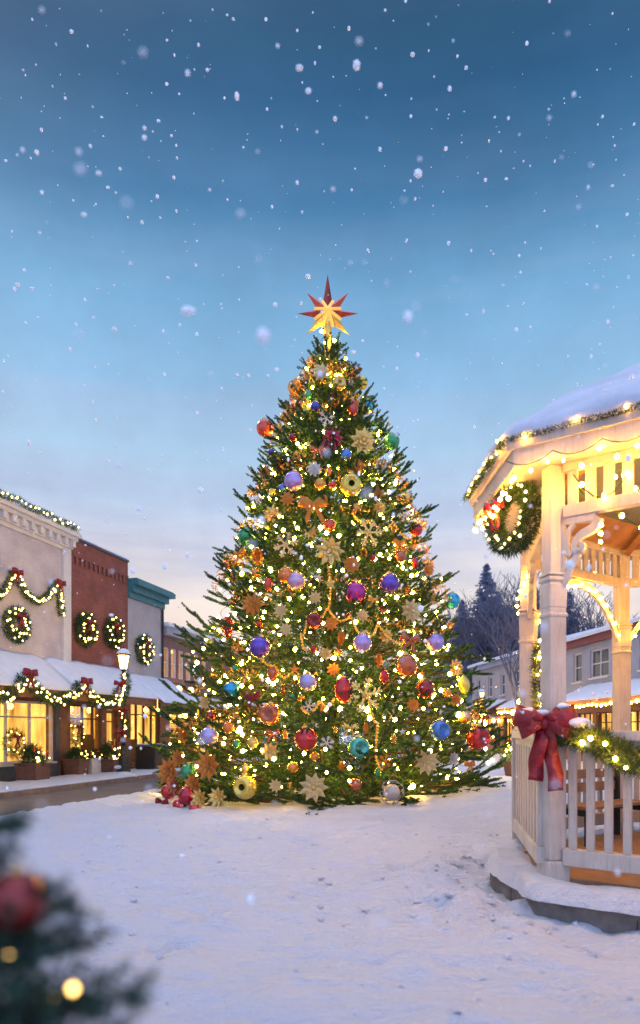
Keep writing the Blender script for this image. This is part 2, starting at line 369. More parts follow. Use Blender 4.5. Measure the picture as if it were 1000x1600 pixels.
# ------------------------------------------------------------------ world and sun
SUN_EL, SUN_AZ = math.radians(42), math.radians(318)     # azimuth clockwise from +Y
def world():
    w = bpy.data.worlds.new('World'); SC.world = w; w.use_nodes = True
    nt = w.node_tree; nt.nodes.clear(); N = nt.nodes.new; L = nt.links.new
    out = N('ShaderNodeOutputWorld'); tc = N('ShaderNodeTexCoord'); sp = N('ShaderNodeSeparateXYZ'); L(tc.outputs['Generated'], sp.inputs[0])
    rp = N('ShaderNodeValToRGB'); cr = rp.color_ramp
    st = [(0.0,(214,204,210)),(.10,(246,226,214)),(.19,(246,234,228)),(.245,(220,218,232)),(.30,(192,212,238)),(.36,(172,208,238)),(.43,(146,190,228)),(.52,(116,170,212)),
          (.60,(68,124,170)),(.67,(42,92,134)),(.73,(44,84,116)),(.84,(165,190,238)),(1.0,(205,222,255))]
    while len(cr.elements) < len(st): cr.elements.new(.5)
    for e, (p, c) in zip(cr.elements, st): e.position = p; k = 2.0 if p == 1 else 1.4 if p > .8 else 1; e.color = tuple(v*k for v in lin(*c)[:3])+(1,)  # unseen overhead stops raised well above the seen sky to light the snow
    L(sp.outputs['Z'], rp.inputs[0])
    # streaky dusk clouds low in the sky
    mp = N('ShaderNodeMapping'); mp.inputs['Scale'].default_value = (1.1,1.1,7.5); L(tc.outputs['Generated'], mp.inputs[0])
    n = N('ShaderNodeTexNoise'); n.inputs['Scale'].default_value = 1.7; n.inputs['Detail'].default_value = 6; n.inputs['Roughness'].default_value = .52; L(mp.outputs[0], n.inputs['Vector'])
    cl = N('ShaderNodeValToRGB'); cl.color_ramp.elements[0].position = .45; cl.color_ramp.elements[1].position = .64; L(n.outputs['Fac'], cl.inputs[0])
    band = N('ShaderNodeValToRGB'); b = band.color_ramp
    for p, v in ((.08,.15),(.2,.45),(.255,1.0),(.30,.6),(.36,.22),(.45,.28)):
        e = b.elements.new(p); e.color = (v,v,v,1)
    b.elements[0].color = (0,0,0,1); b.elements[-1].color = (0.05,.05,.05,1); b.elements[-1].position=.62
    L(sp.outputs['Z'], band.inputs[0])
    mu = N('ShaderNodeMath'); mu.operation = 'MULTIPLY'; L(cl.outputs[0], mu.inputs[0]); L(band.outputs[0], mu.inputs[1])
    mx = N('ShaderNodeMix'); mx.data_type = 'RGBA'; L(mu.outputs[0], mx.inputs[0]); L(rp.outputs[0], mx.inputs[6]); mx.inputs[7].default_value = lin(176,188,218)
    n5 = N('ShaderNodeTexNoise'); n5.inputs['Scale'].default_value = 4.5; n5.inputs['Detail'].default_value = 7; n5.inputs['Roughness'].default_value = .6; L(tc.outputs['Generated'], n5.inputs['Vector'])
    mr = N('ShaderNodeMapRange'); mr.inputs[1].default_value = .3; mr.inputs[2].default_value = .7; mr.inputs[3].default_value = .86; mr.inputs[4].default_value = 1.12; L(n5.outputs['Fac'], mr.inputs[0])
    vm = N('ShaderNodeVectorMath'); vm.operation = 'SCALE'; L(mx.outputs[2], vm.inputs[0]); L(mr.outputs[0], vm.inputs['Scale'])
    # unseen sky behind the camera, added as bright blue to light the snow
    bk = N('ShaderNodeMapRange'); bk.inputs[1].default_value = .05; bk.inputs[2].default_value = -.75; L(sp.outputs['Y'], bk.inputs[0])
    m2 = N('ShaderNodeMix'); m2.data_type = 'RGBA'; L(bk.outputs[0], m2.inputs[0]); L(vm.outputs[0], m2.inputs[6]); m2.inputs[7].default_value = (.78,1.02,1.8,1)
    g1 = N('ShaderNodeBackground'); # peach glow low on the left
    xr = N('ShaderNodeMapRange'); xr.inputs[1].default_value = .05; xr.inputs[2].default_value = -.42; L(sp.outputs['X'], xr.inputs[0])
    pb = N('ShaderNodeValToRGB'); pb.color_ramp.elements[0].color = (.8,.8,.8,1); pb.color_ramp.elements[1].position = .27; pb.color_ramp.elements[1].color = (0,0,0,1); L(sp.outputs['Z'], pb.inputs[0])
    pm = N('ShaderNodeMath'); pm.operation = 'MULTIPLY'; L(xr.outputs[0], pm.inputs[0]); L(pb.outputs[0], pm.inputs[1])
    m3 = N('ShaderNodeMix'); m3.data_type = 'RGBA'; L(pm.outputs[0], m3.inputs[0]); L(m2.outputs[2], m3.inputs[6]); m3.inputs[7].default_value = lin(255,216,186)
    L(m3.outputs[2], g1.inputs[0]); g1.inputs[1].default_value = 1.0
    sk = N('ShaderNodeTexSky'); sk.sky_type = 'NISHITA'; sk.sun_disc = False; sk.sun_elevation = SUN_EL; sk.sun_rotation = SUN_AZ
    g2 = N('ShaderNodeBackground'); L(sk.outputs[0], g2.inputs[0]); g2.inputs[1].default_value = .006
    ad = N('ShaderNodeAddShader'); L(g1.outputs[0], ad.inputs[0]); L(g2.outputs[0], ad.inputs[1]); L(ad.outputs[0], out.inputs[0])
world()
sl = bpy.data.lights.new('sun', 'SUN'); so = bpy.data.objects.new('sun', sl); C.objects.link(so)
sl.energy = .85; sl.angle = math.radians(12); sl.color = (1,.78,.74)
sd = V((math.sin(SUN_AZ)*math.cos(SUN_EL), math.cos(SUN_AZ)*math.cos(SUN_EL), math.sin(SUN_EL)))
so.rotation_euler = sd.to_track_quat('Z','Y').to_euler()
SC.view_settings.view_transform = 'Standard'; SC.view_settings.look = 'None'; SC.view_settings.exposure = 0; SC.view_settings.gamma = 1

# ------------------------------------------------------------------ the left-hand street frame
A0 = V((-9.3,20.5,0)); U = V((.255,.967,0)).normalized(); NN = V((.967,-.255,0)).normalized()
def F(t, s, z): return A0+U*t+NN*s+V((0,0,z))
def wt(px, s=0):
    r = (px-500)/FPX; return (r*(A0.y+s*NN.y)-A0.x-s*NN.x)/(U.x-r*U.y)
def wz(px, py, s=0): return CZ-(py-HOR)/FPX*F(wt(px,s),s,0).y
def wp(px, py, s=0): return F(wt(px,s), s, wz(px,py,s))
S_KERB = 2.69; ROADW = 2.8
TREE = V((.22,16.5,.1))

# ------------------------------------------------------------------ ground, road, pavement
GP = [(1.855,6.0),(1.77,7.3)]
def fb(x, y, s, o=4): return mn.fractal(V((x*s,y*s,3.1)), 1.0, 2.0, o)
PR = {}; _r = random.Random(9)
def trail(pts, step=.36):
    P = [V((a,b,0)) for a,b in pts]; k = 0
    for a,b in zip(P,P[1:]):
        d = (b-a).normalized(); o = V((-d.y,d.x,0))
        for j in range(int((b-a).length/step)):
            q = a+d*step*j+o*(.10 if k%2 else -.10)+V((_r.uniform(-.05,.05),_r.uniform(-.05,.05),0)); k += 1
            h = (q.x,q.y,math.atan2(d.y,d.x)+_r.uniform(-.25,.25),_r.uniform(.5,1))
            for i in range(-1,2):
                for l in range(-1,2): PR.setdefault((round(q.x*2)+i,round(q.y*2)+l),[]).append(h)
trail([(2.6,2.2),(1.7,3.6),(1.0,5.2),(.75,7.2),(1.3,9.5),(2.6,11.5)]); trail([(-2.2,4.2),(-.8,5.6),(.3,7.6),(-.5,10),(-1.6,11.6)]); trail([(1.2,4.6),(-.4,6.9),(-2.3,8.6),(-4.6,11)]); trail([(.9,5.9),(1.15,6.8),(.9,8.3)],.3)
def dents(x, y):
    v = 0
    for px,py,a,k in PR.get((round(x*2),round(y*2)),()):
        dx,dy = x-px,y-py; t = dx*math.cos(a)+dy*math.sin(a); n = -dx*math.sin(a)+dy*math.cos(a)
        e = (t/.17)**2+(n/.085)**2
        if e < 6: v += k*(-.05*math.exp(-e*1.2)+.018*math.exp(-(e-2)**2))
    return v
def ground_z(x, y):
    p = V((x,y,0)); s = (p-A0).dot(NN)-S_KERB
    h = .085+.05*fb(x,y,.22,3)+  .07*fb(x+7,y*1.5,.85,4)+.045*fb(x,y*1.6+5,2.6,3)+.018*fb(x*.8,y*1.7,5.5,3)-.03*max(0,fb(x*1.2+3,y*1.9,1.9,2)-.22)
    h += .36*math.exp(-((x-4.0)/2.9)**2-((y-14.2)/2.4)**2)
    h += .05*math.exp(-((x-.5)/4)**2-((y-12.5)/1.6)**2)
    # loose snow heaped and trodden beside the gazebo plinth
    d = (x-1.25)/.6, (y-6.2)/1.2
    h += max(0, fb(x+2,y,2.2,4))*.2*math.exp(-d[0]**2-d[1]**2)
    rg = math.hypot(x-4.53,y-6.9)-2.82
    if rg < 1.4: h -= .125*math.exp(-(max(0,rg)/.38)**2)*min(1,.75+.5*fb(x,y,1.3,3))
    h += dents(x,y)
    e = s-ROADW-.28*fb(x,y,.55,4)-.10*fb(x,y,2.6,3)
    k = min(1, max(0, e/.22)); k = k*k*(3-2*k)
    if s < ROADW*2 and y > 4: h = -.07+(h+.07)*k+ (.06*math.exp(-((e-.5)/.35)**2) if e > 0 else 0)
    return h
def axis(a, fine0, fine1, b, step, grow=1.18):
    xs = list(np.arange(fine0, fine1+1e-6, step)); d = step; x = fine1
    while x < b: d *= grow; x += d; xs.append(min(x,b))
    d = step; x = fine0; lo = []
    while x > a: d *= grow; x -= d; lo.append(max(x,a))
    return sorted(set(lo+xs))
xs = axis(-700, -8.5, 6.5, 700, .05); ys = axis(-40, 1.8, 17, 900, .05)
nx, ny = len(xs), len(ys)
gv = [(x,y,ground_z(x,y)) for y in ys for x in xs]
gf = [(j*nx+i, j*nx+i+1, (j+1)*nx+i+1, (j+1)*nx+i) for j in range(ny-1) for i in range(nx-1)]
gm = bpy.data.meshes.new('snowy_ground'); gm.from_pydata(gv, [], gf); gm.materials.append(M['snow']); gm.polygons.foreach_set('use_smooth', [True]*len(gf))
go = bpy.data.objects.new('snowy_ground', gm); C.objects.link(go); tag(go, 'snow covered square in front of the decorated tree', kind='structure')
mb = MB(); mb.fbox(F, -34, 80, S_KERB-.02, S_KERB+ROADW+.8, -.3, .0); tag(mb.build('road', M['asphalt']), 'bare wet asphalt lane along the shops', kind='structure')
mb = MB(); mb.fbox(F, -34, 80, -.2, S_KERB-.16, -.3, .10); tag(mb.build('pavement', M['stone']), 'pavement in front of the shops', kind='structure')
mb = MB(); mb.fbox(F, -34, 80, S_KERB-.158, S_KERB, -.3, .125); tag(mb.build('kerb', M['kerb']), 'brown stone kerb of the shop pavement', kind='structure')
# snow lying on the pavement, ragged at the kerb and melted near the shop fronts
tv = []; ts = np.arange(-14, 26, .12); ss = np.linspace(.25, S_KERB-.01, 26)
for t in ts:
    for s_ in ss:
        e = min(s_-.3-.25*fb(t,0,.9,3), (S_KERB-.06+.05*fb(t,4,2.4,3))-s_)
        k = min(1,max(0,e/.2)); tv.append(F(t, s_, .085+.085*k+.03*k*fb(t,s_,1.9,3)))
n2 = len(ss)
mb = MB(); mb.add(tv, [(i*n2+j,i*n2+j+1,(i+1)*n2+j+1,(i+1)*n2+j) for i in range(len(ts)-1) for j in range(n2-1)])
tag(mb.build('pavement_snow', M['snow'], smooth=True), 'trodden snow on the shop pavement', kind='stuff')

# ------------------------------------------------------------------ the great tree
TOPZ = CZ+(HOR-548)/FPX*16.5
def env(z):          # crown radius at height z
    f = (TOPZ-z)/(TOPZ-.2)
    f = max(0, min(1, f))
    return float(np.interp(f,(0,.075,.177,.264,.40,.515,.657,.80,.93,1),(.26,.70,1.18,1.66,2.12,2.48,2.98,3.42,3.82,3.84)))*(1+.035*math.sin(f*38))
def tree():
    root = thing('christmas_tree', 'tall lit christmas tree with many coloured baubles standing on the snowy square', 'tree', TREE)
    mb = MB(); mb.tube([TREE+V((0,0,-.3)),TREE+V((.02,0,3)),TREE+V((-.02,0,7)),V((TREE.x,TREE.y,TOPZ+.2))],[.26,.2,.11,.035],10); mb.build('trunk', M['bark'], root, smooth=True)
    tris = []; sticks = MB(); tips = []
    def brush(p, d, L, rad, up=.05):      # one needle-covered twig, thick as a bottle brush
        n = max(8, int(L/.0085)); f = np.linspace(0,1,n); dd = np.array(d)
        pts = np.array(p)+np.outer(f*L,dd)+np.outer(f*f,[0,0,up*L])
        for q in range(4):
            r = RNG.normal(size=(n,3)); pr = unit(r-np.outer(r@dd,dd)); nd = unit(pr*.85+dd*.55)
            tris.append(tri_needles(pts, nd, rad*RNG.uniform(.75,1.2,n)*(1.12-.4*f**3), .0165))
    def bough(ph, ze, R, rise, k_side):
        out = V((math.cos(ph), math.sin(ph), 0)); sd_ = V((-out.y, out.x, 0)); bend = random.uniform(-.2,.2); roll = random.uniform(-.35,.35)
        z0 = ze-R*rise*.5
        def P(s): return V((TREE.x,TREE.y,0))+out*R*s+sd_*bend*R*.3*s*s+V((0,0,max(.05+.06*s, z0+R*(rise*1.2*s*s-rise*.7*s*(1-s)))))
        s0 = max(.1, 1-.95/max(R,.5))
        sticks.tube([P(s0*.7),P((1+s0)/2),P(1)], [.022,.015,.006], 4, False)
        e = (P(1)-P(.96)).normalized(); tl = random.uniform(.20,.34)
        brush(P(1)-e*.06, e, tl, .048)
        for k in range(k_side):
            s = s0+(1-s0)*(k+.5)/k_side; sg = 1 if k%2 else -1
            b = P(s); bd = (P(min(1,s+.03))-P(s-.03)).normalized(); sid = (sd_*sg+V((0,0,roll*sg+random.uniform(-.1,.25)))).normalized()
            d = (bd*random.uniform(.7,1.0)+sid*random.uniform(.6,.95)).normalized(); l = random.uniform(.22,.36)+.16*(1-s)*R
            brush(b, d, min(l,.48), .045)
            brush(b, bd, (1-s0)*R/k_side*1.3, .045, 0)
            if l > .3: brush(b+d*l*.5, (d*.7+bd*.7).normalized(), l*.5, .042)
    cand = []; tries = 0
    while len(cand) < 760 and tries < 60000:
        tries += 1; z = random.uniform(.25, TOPZ-.1)
        if random.random() > env(z)/3.9: continue
        a = random.uniform(0,2*PI)
        if math.sin(a) > .45 and random.random() < .55: continue
        R = env(z); q = V((R*math.cos(a),R*math.sin(a),z)); md = .255+.03*R
        if any((q-c).length_squared < md*md for c in cand): continue
        cand.append(q)
    print('boughs', len(cand), tries)
    for q in cand:
        R = math.hypot(q.x,q.y)*(1+.24*mn.noise(V((q.x*.75,q.y*.75,q.z*1.15))))*random.choice((random.uniform(.80,.97),random.uniform(.86,1.0),random.uniform(.95,1.06)))
        bough(math.atan2(q.y,q.x), q.z, R, random.uniform(-.12,.30)+.12*(q.z/TOPZ), 4 if q.z > TOPZ-2 else 5)
    for k in range(90): bough(k*2.39996, .10+.0025*k, env(.3)*random.uniform(.86,1.02), random.uniform(.0,.12), 5)
    for k in range(46): bough(k*2.39996, TOPZ-.5-.075*k, env(TOPZ-.5-.075*k)*random.uniform(.72,.98), random.uniform(.0,.4), 4)
    for k in range(9): bough(k*2.39996, TOPZ-.35+.06*k, .30-.02*k+random.uniform(0,.1), .9, 2)
    for k in range(1100):      # the shaded inner growth close to the trunk
        z = .2+(TOPZ-.9)*random.random()**1.5; R = env(z)*random.uniform(.4,.74); a = random.uniform(0,2*PI)
        if math.sin(a) > .5: continue
        n = 130; d = np.array((math.cos(a),math.sin(a),.1)); f = RNG.uniform(.35,1,n)
        base = np.array((TREE.x,TREE.y,z))+np.outer(f*R,d)+RNG.normal(size=(n,3))*.13
        tris.append(tri_needles(base, unit(d*.6+RNG.normal(size=(n,3))*.7), RNG.uniform(.07,.13,n), .03))
    T = np.concatenate(tris)
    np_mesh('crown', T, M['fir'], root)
    sticks.build('boughs', M['bark'], root, recalc=False)
    return root
tree()

def surf(px, py, k=1.0):
    """the point of the crown's front face met at this direction"""
    Y = 14.0
    for _ in range(30):
        p = at(px,py,Y); R = env(p.z)*k; dx = p.x-TREE.x
        Y = .5*Y+.5*(TREE.y-math.sqrt(max(0, R*R-dx*dx)))
    return at(px,py,Y)

# fairy lights wound round the tree
def tree_lights():
    root = thing('fairy_lights', 'long string of golden fairy lights wound round the tall christmas tree', 'fairy lights', TREE)
    pts = []; path = []; z = .35; a = 0
    while z < TOPZ+.25:
        R = max(.12, env(z)*.93)
        a += .27/max(R,.35); z += .30*.27/(2*PI*max(R,.35))*1.25
        q = V((TREE.x+R*math.cos(a), TREE.y+R*math.sin(a), z)); path.append(q)
        k = random.choice((random.uniform(.6,.85),random.uniform(.7,.9),random.uniform(.95,1.05))); z2 = z+random.uniform(-.3,.3)
        a2 = a+random.uniform(-.25,.25)/max(R,.5); R2 = max(.1, env(z2)*.95*k)
        pts.append(V((TREE.x+R2*math.cos(a2), TREE.y+R2*math.sin(a2), z2)))
    mb = MB(); mb.tube(path, .006, 3, False); mb.build('wire', M['garland'], root, recalc=False)
    front = [p for p in pts if p.y < TREE.y+.3]; rest = [p for p in pts if p.y >= TREE.y+.3][::2]
    random.shuffle(front); front = front[:int(len(front)*.8)]
    add_bulbs(root, front[:100], .042, 'bulb', .4)
    bm_ = bulb_mesh('bulb'); vs = np.array([v.co[:] for v in bm_.vertices]); fs = [tuple(p.vertices) for p in bm_.polygons]
    mb = MB()
    for p in front[100:]+rest:
        s = random.choice((.014,.017,.02,.022,.026,.032,.04,.046)); mb.add([p+V(v)*s for v in vs], fs)
    tag(mb.build('remaining_bulbs', M['bulb'], root, recalc=False), kind='stuff')
    print('tree bulbs', len(pts), len(front))
tree_lights()

# ------------------------------------------------------------------ ornaments
def mesh_of(mb, name, mats, smooth=True):
    o = mb.build(name, mats, local=True, smooth=smooth); me = o.data; bpy.data.objects.remove(o); return me
ORN = {}
def cap_mesh():
    if 'cap' not in ORN:
        mb = MB(); mb.lathe([(.2,.93),(.22,.95),(.22,1.12),(.17,1.14)],12); mb.tube([V((.0,.0,1.12))+V((math.cos(a)*.09,0,math.sin(a)*.09+.07)) for a in np.linspace(0,2*PI,9)],.02,5)
        ORN['cap'] = mesh_of(mb,'cap',M['cap'])
    return ORN['cap']
def orn_mesh(kind, col):
    key = (kind, col)
    if key in ORN: return ORN[key]
    mb = MB(); mats = [BA.get(col) or M[col]]
    if kind == 'bauble': mb.ball((0,0,0),1,24,16)
    elif kind == 'oval':
        mb.ball((0,0,0),1,18,14,(.72,.72,1.1))
        for i, p in enumerate(mb.v): mb.v[i] = p*(1+.05*math.sin(p.z*16)*math.sin(math.atan2(p.y,p.x)*8))
    elif kind == 'reflector':    # round shell with a hollow pressed into the face
        pr = [(max(1e-3,math.sin(a)), -math.cos(a)) for a in np.linspace(.62, PI, 14)]
        pr = pr[::-1]+[(.55,-.80),(.42,-.68),(.28,-.6)]
        mb.lathe(pr, 24, axis='y')
    elif kind == 'hollow':  # dark centre stands for the reflection in the bauble face
        n = 10; mb.lathe([(.29,-.60),(.22,-.5),(.12,-.45),(.001,-.43)], 20, axis='y'); mats = [M['hole']]
    elif kind == 'snowflake':
        I = lambda t,s,z: V((t,s,z))
        for k in range(6):
            a = k*PI/3+.2; ca, sa = math.cos(a), math.sin(a)
            def G(t,s,z,ca=ca,sa=sa): return V((t*ca-z*sa, s, t*sa+z*ca))
            mb.fbox(G,.05,1,-.05,.05,-.065,.065)
            for q in (.5,.75):
                for sg in (-1,1):
                    b = math.radians(55)*sg; l = .34*(1.15-q*.5)
                    def H(t,s,z,b=b,q=q,G=G): return G(q+t*math.cos(b)-z*math.sin(b), s, t*math.sin(b)+z*math.cos(b))
                    mb.fbox(H,.0,l,-.04,.04,-.05,.05)
        mb.ball((0,0,0),.2,8,6)
    elif kind == 'flower':
        for ring, (n, L, w, f) in enumerate(((9,1.0,.26,-.05),(8,.74,.24,-.22),(6,.45,.2,-.36))):
            for k in range(n):
                a = 2*PI*k/n+ring*.33; ca, sa = math.cos(a), math.sin(a)
                def G(t,s,z): return V((t*ca-z*sa, s, t*sa+z*ca))
                mb.add([G(.06,f+.1,0),G(.5*L,f-.02,w),G(L,f-.16,0),G(.5*L,f-.02,-w),G(.5*L,f-.09,0)],[(0,1,4),(1,2,4),(2,3,4),(3,0,4)])
        mb.ball((0,-.35,0),.16,10,8)
    elif kind == 'star':
        pts = []
        for k in range(10):
            a = PI/2+k*PI/5; r = 1 if k%2==0 else .42; pts.append((r*math.cos(a), r*math.sin(a)))
        vs = [V((x,0,z)) for x,z in pts]+[V((0,-.25,0)),V((0,.25,0))]
        mb.add(vs,[(k,(k+1)%10,10) for k in range(10)]+[((k+1)%10,k,11) for k in range(10)])
    elif kind == 'cone':
        for j in range(9):
            z = -1.05+j*.24; R = .62*math.sin(PI*(j+1.1)/11)+.08
            for k in range(9):
                a = 2*PI*(k+.5*(j%2))/9; c, s = math.cos(a), math.sin(a)
                mb.add([V((c*R*.5-s*.17,s*R*.5+c*.17,z+.2)),V((c*R*.5+s*.17,s*R*.5-c*.17,z+.2)),V((c*R*1.15+s*.1,s*R*1.15-c*.1,z)),V((c*R*1.15-s*.1,s*R*1.15+c*.1,z))],[(0,1,2,3)])
        mb.ball((0,0,0),.45,10,8,(.9,.9,2.1))
    elif kind == 'twigball':
        for k in range(60):
            d = V(RNG.normal(size=3)).normalized(); e = V(RNG.normal(size=3)).normalized()
            q = (d+e*.6).normalized(); mb.tube([d*.95,(d+q)*.52,q*1.05],.035,3,False)
        mb.ball((0,0,0),.7,10,8)
    elif kind == 'bowlet':
        for sd_ in (-1,1):
            pts = [V((sd_*.95*(1-math.cos(a))/2,-.3*math.sin(a)-.1,.32*(1-math.cos(a))/2)) for a in np.linspace(0,2*PI,11)]
            mb.strip(pts,[V((-.3*sd_,0,1))]*11,[.2+.5*math.sin(a/2) for a in np.linspace(0,2*PI,11)],.05)
            pts = [V((sd_*(.1+.5*f),-.12-.1*math.sin(f*7),-1.1*f)) for f in np.linspace(0,1,8)]
            mb.strip(pts,[V((1,0,.3*sd_))]*8,[.3]*8,.05)
        mb.ball((0,-.15,0),.2,8,6)
    me = mesh_of(mb, kind, mats, smooth=kind in ('bauble','oval','reflector','twigball','bowlet','hollow'))
    ORN[key] = me; return me
USED = set()
NAMES = dict(bauble='bauble', oval='oval_bauble', reflector='hollow_faced_bauble', snowflake='snowflake_ornament', flower='flower_ornament', star='star_ornament', cone='pine_cone_ornament', twigball='twig_ball', bowlet='ribbon_bow')
CATS = dict(bauble='bauble', oval='bauble', reflector='bauble', snowflake='ornament', flower='ornament', star='ornament', cone='pine cone', twigball='ornament', bowlet='bow')
def hang(kind, col, px, py, d, label, k=1.03, detail=True):
    p = surf(px, py, k); r = d*p.y/FPX*.5
    p = at(px, py, p.y-r*.3)
    o = bpy.data.objects.new(NAMES[kind], orn_mesh(kind, col)); C.objects.link(o)
    o.location = p; o.scale = (r,r,r)
    yaw = math.atan2(p.x-TREE.x, TREE.y-p.y)*.6
    o.rotation_euler = (random.uniform(-.1,.1), random.uniform(-.12,.12), yaw+random.uniform(-.15,.15))
    tag(o, label, CATS[kind], 'ornaments hung on the christmas tree'); USED.add(label)
    if detail and kind in ('bauble','oval'):
        c = bpy.data.objects.new('cap', cap_mesh()); C.objects.link(c); c.parent = o
    if kind == 'reflector':
        c = bpy.data.objects.new('hollow', orn_mesh('hollow','hole')); C.objects.link(c); c.parent = o  # dark centre, stands for the reflection in the bauble face
        if detail:
            c = bpy.data.objects.new('cap', cap_mesh()); C.objects.link(c); c.parent = o
    return o
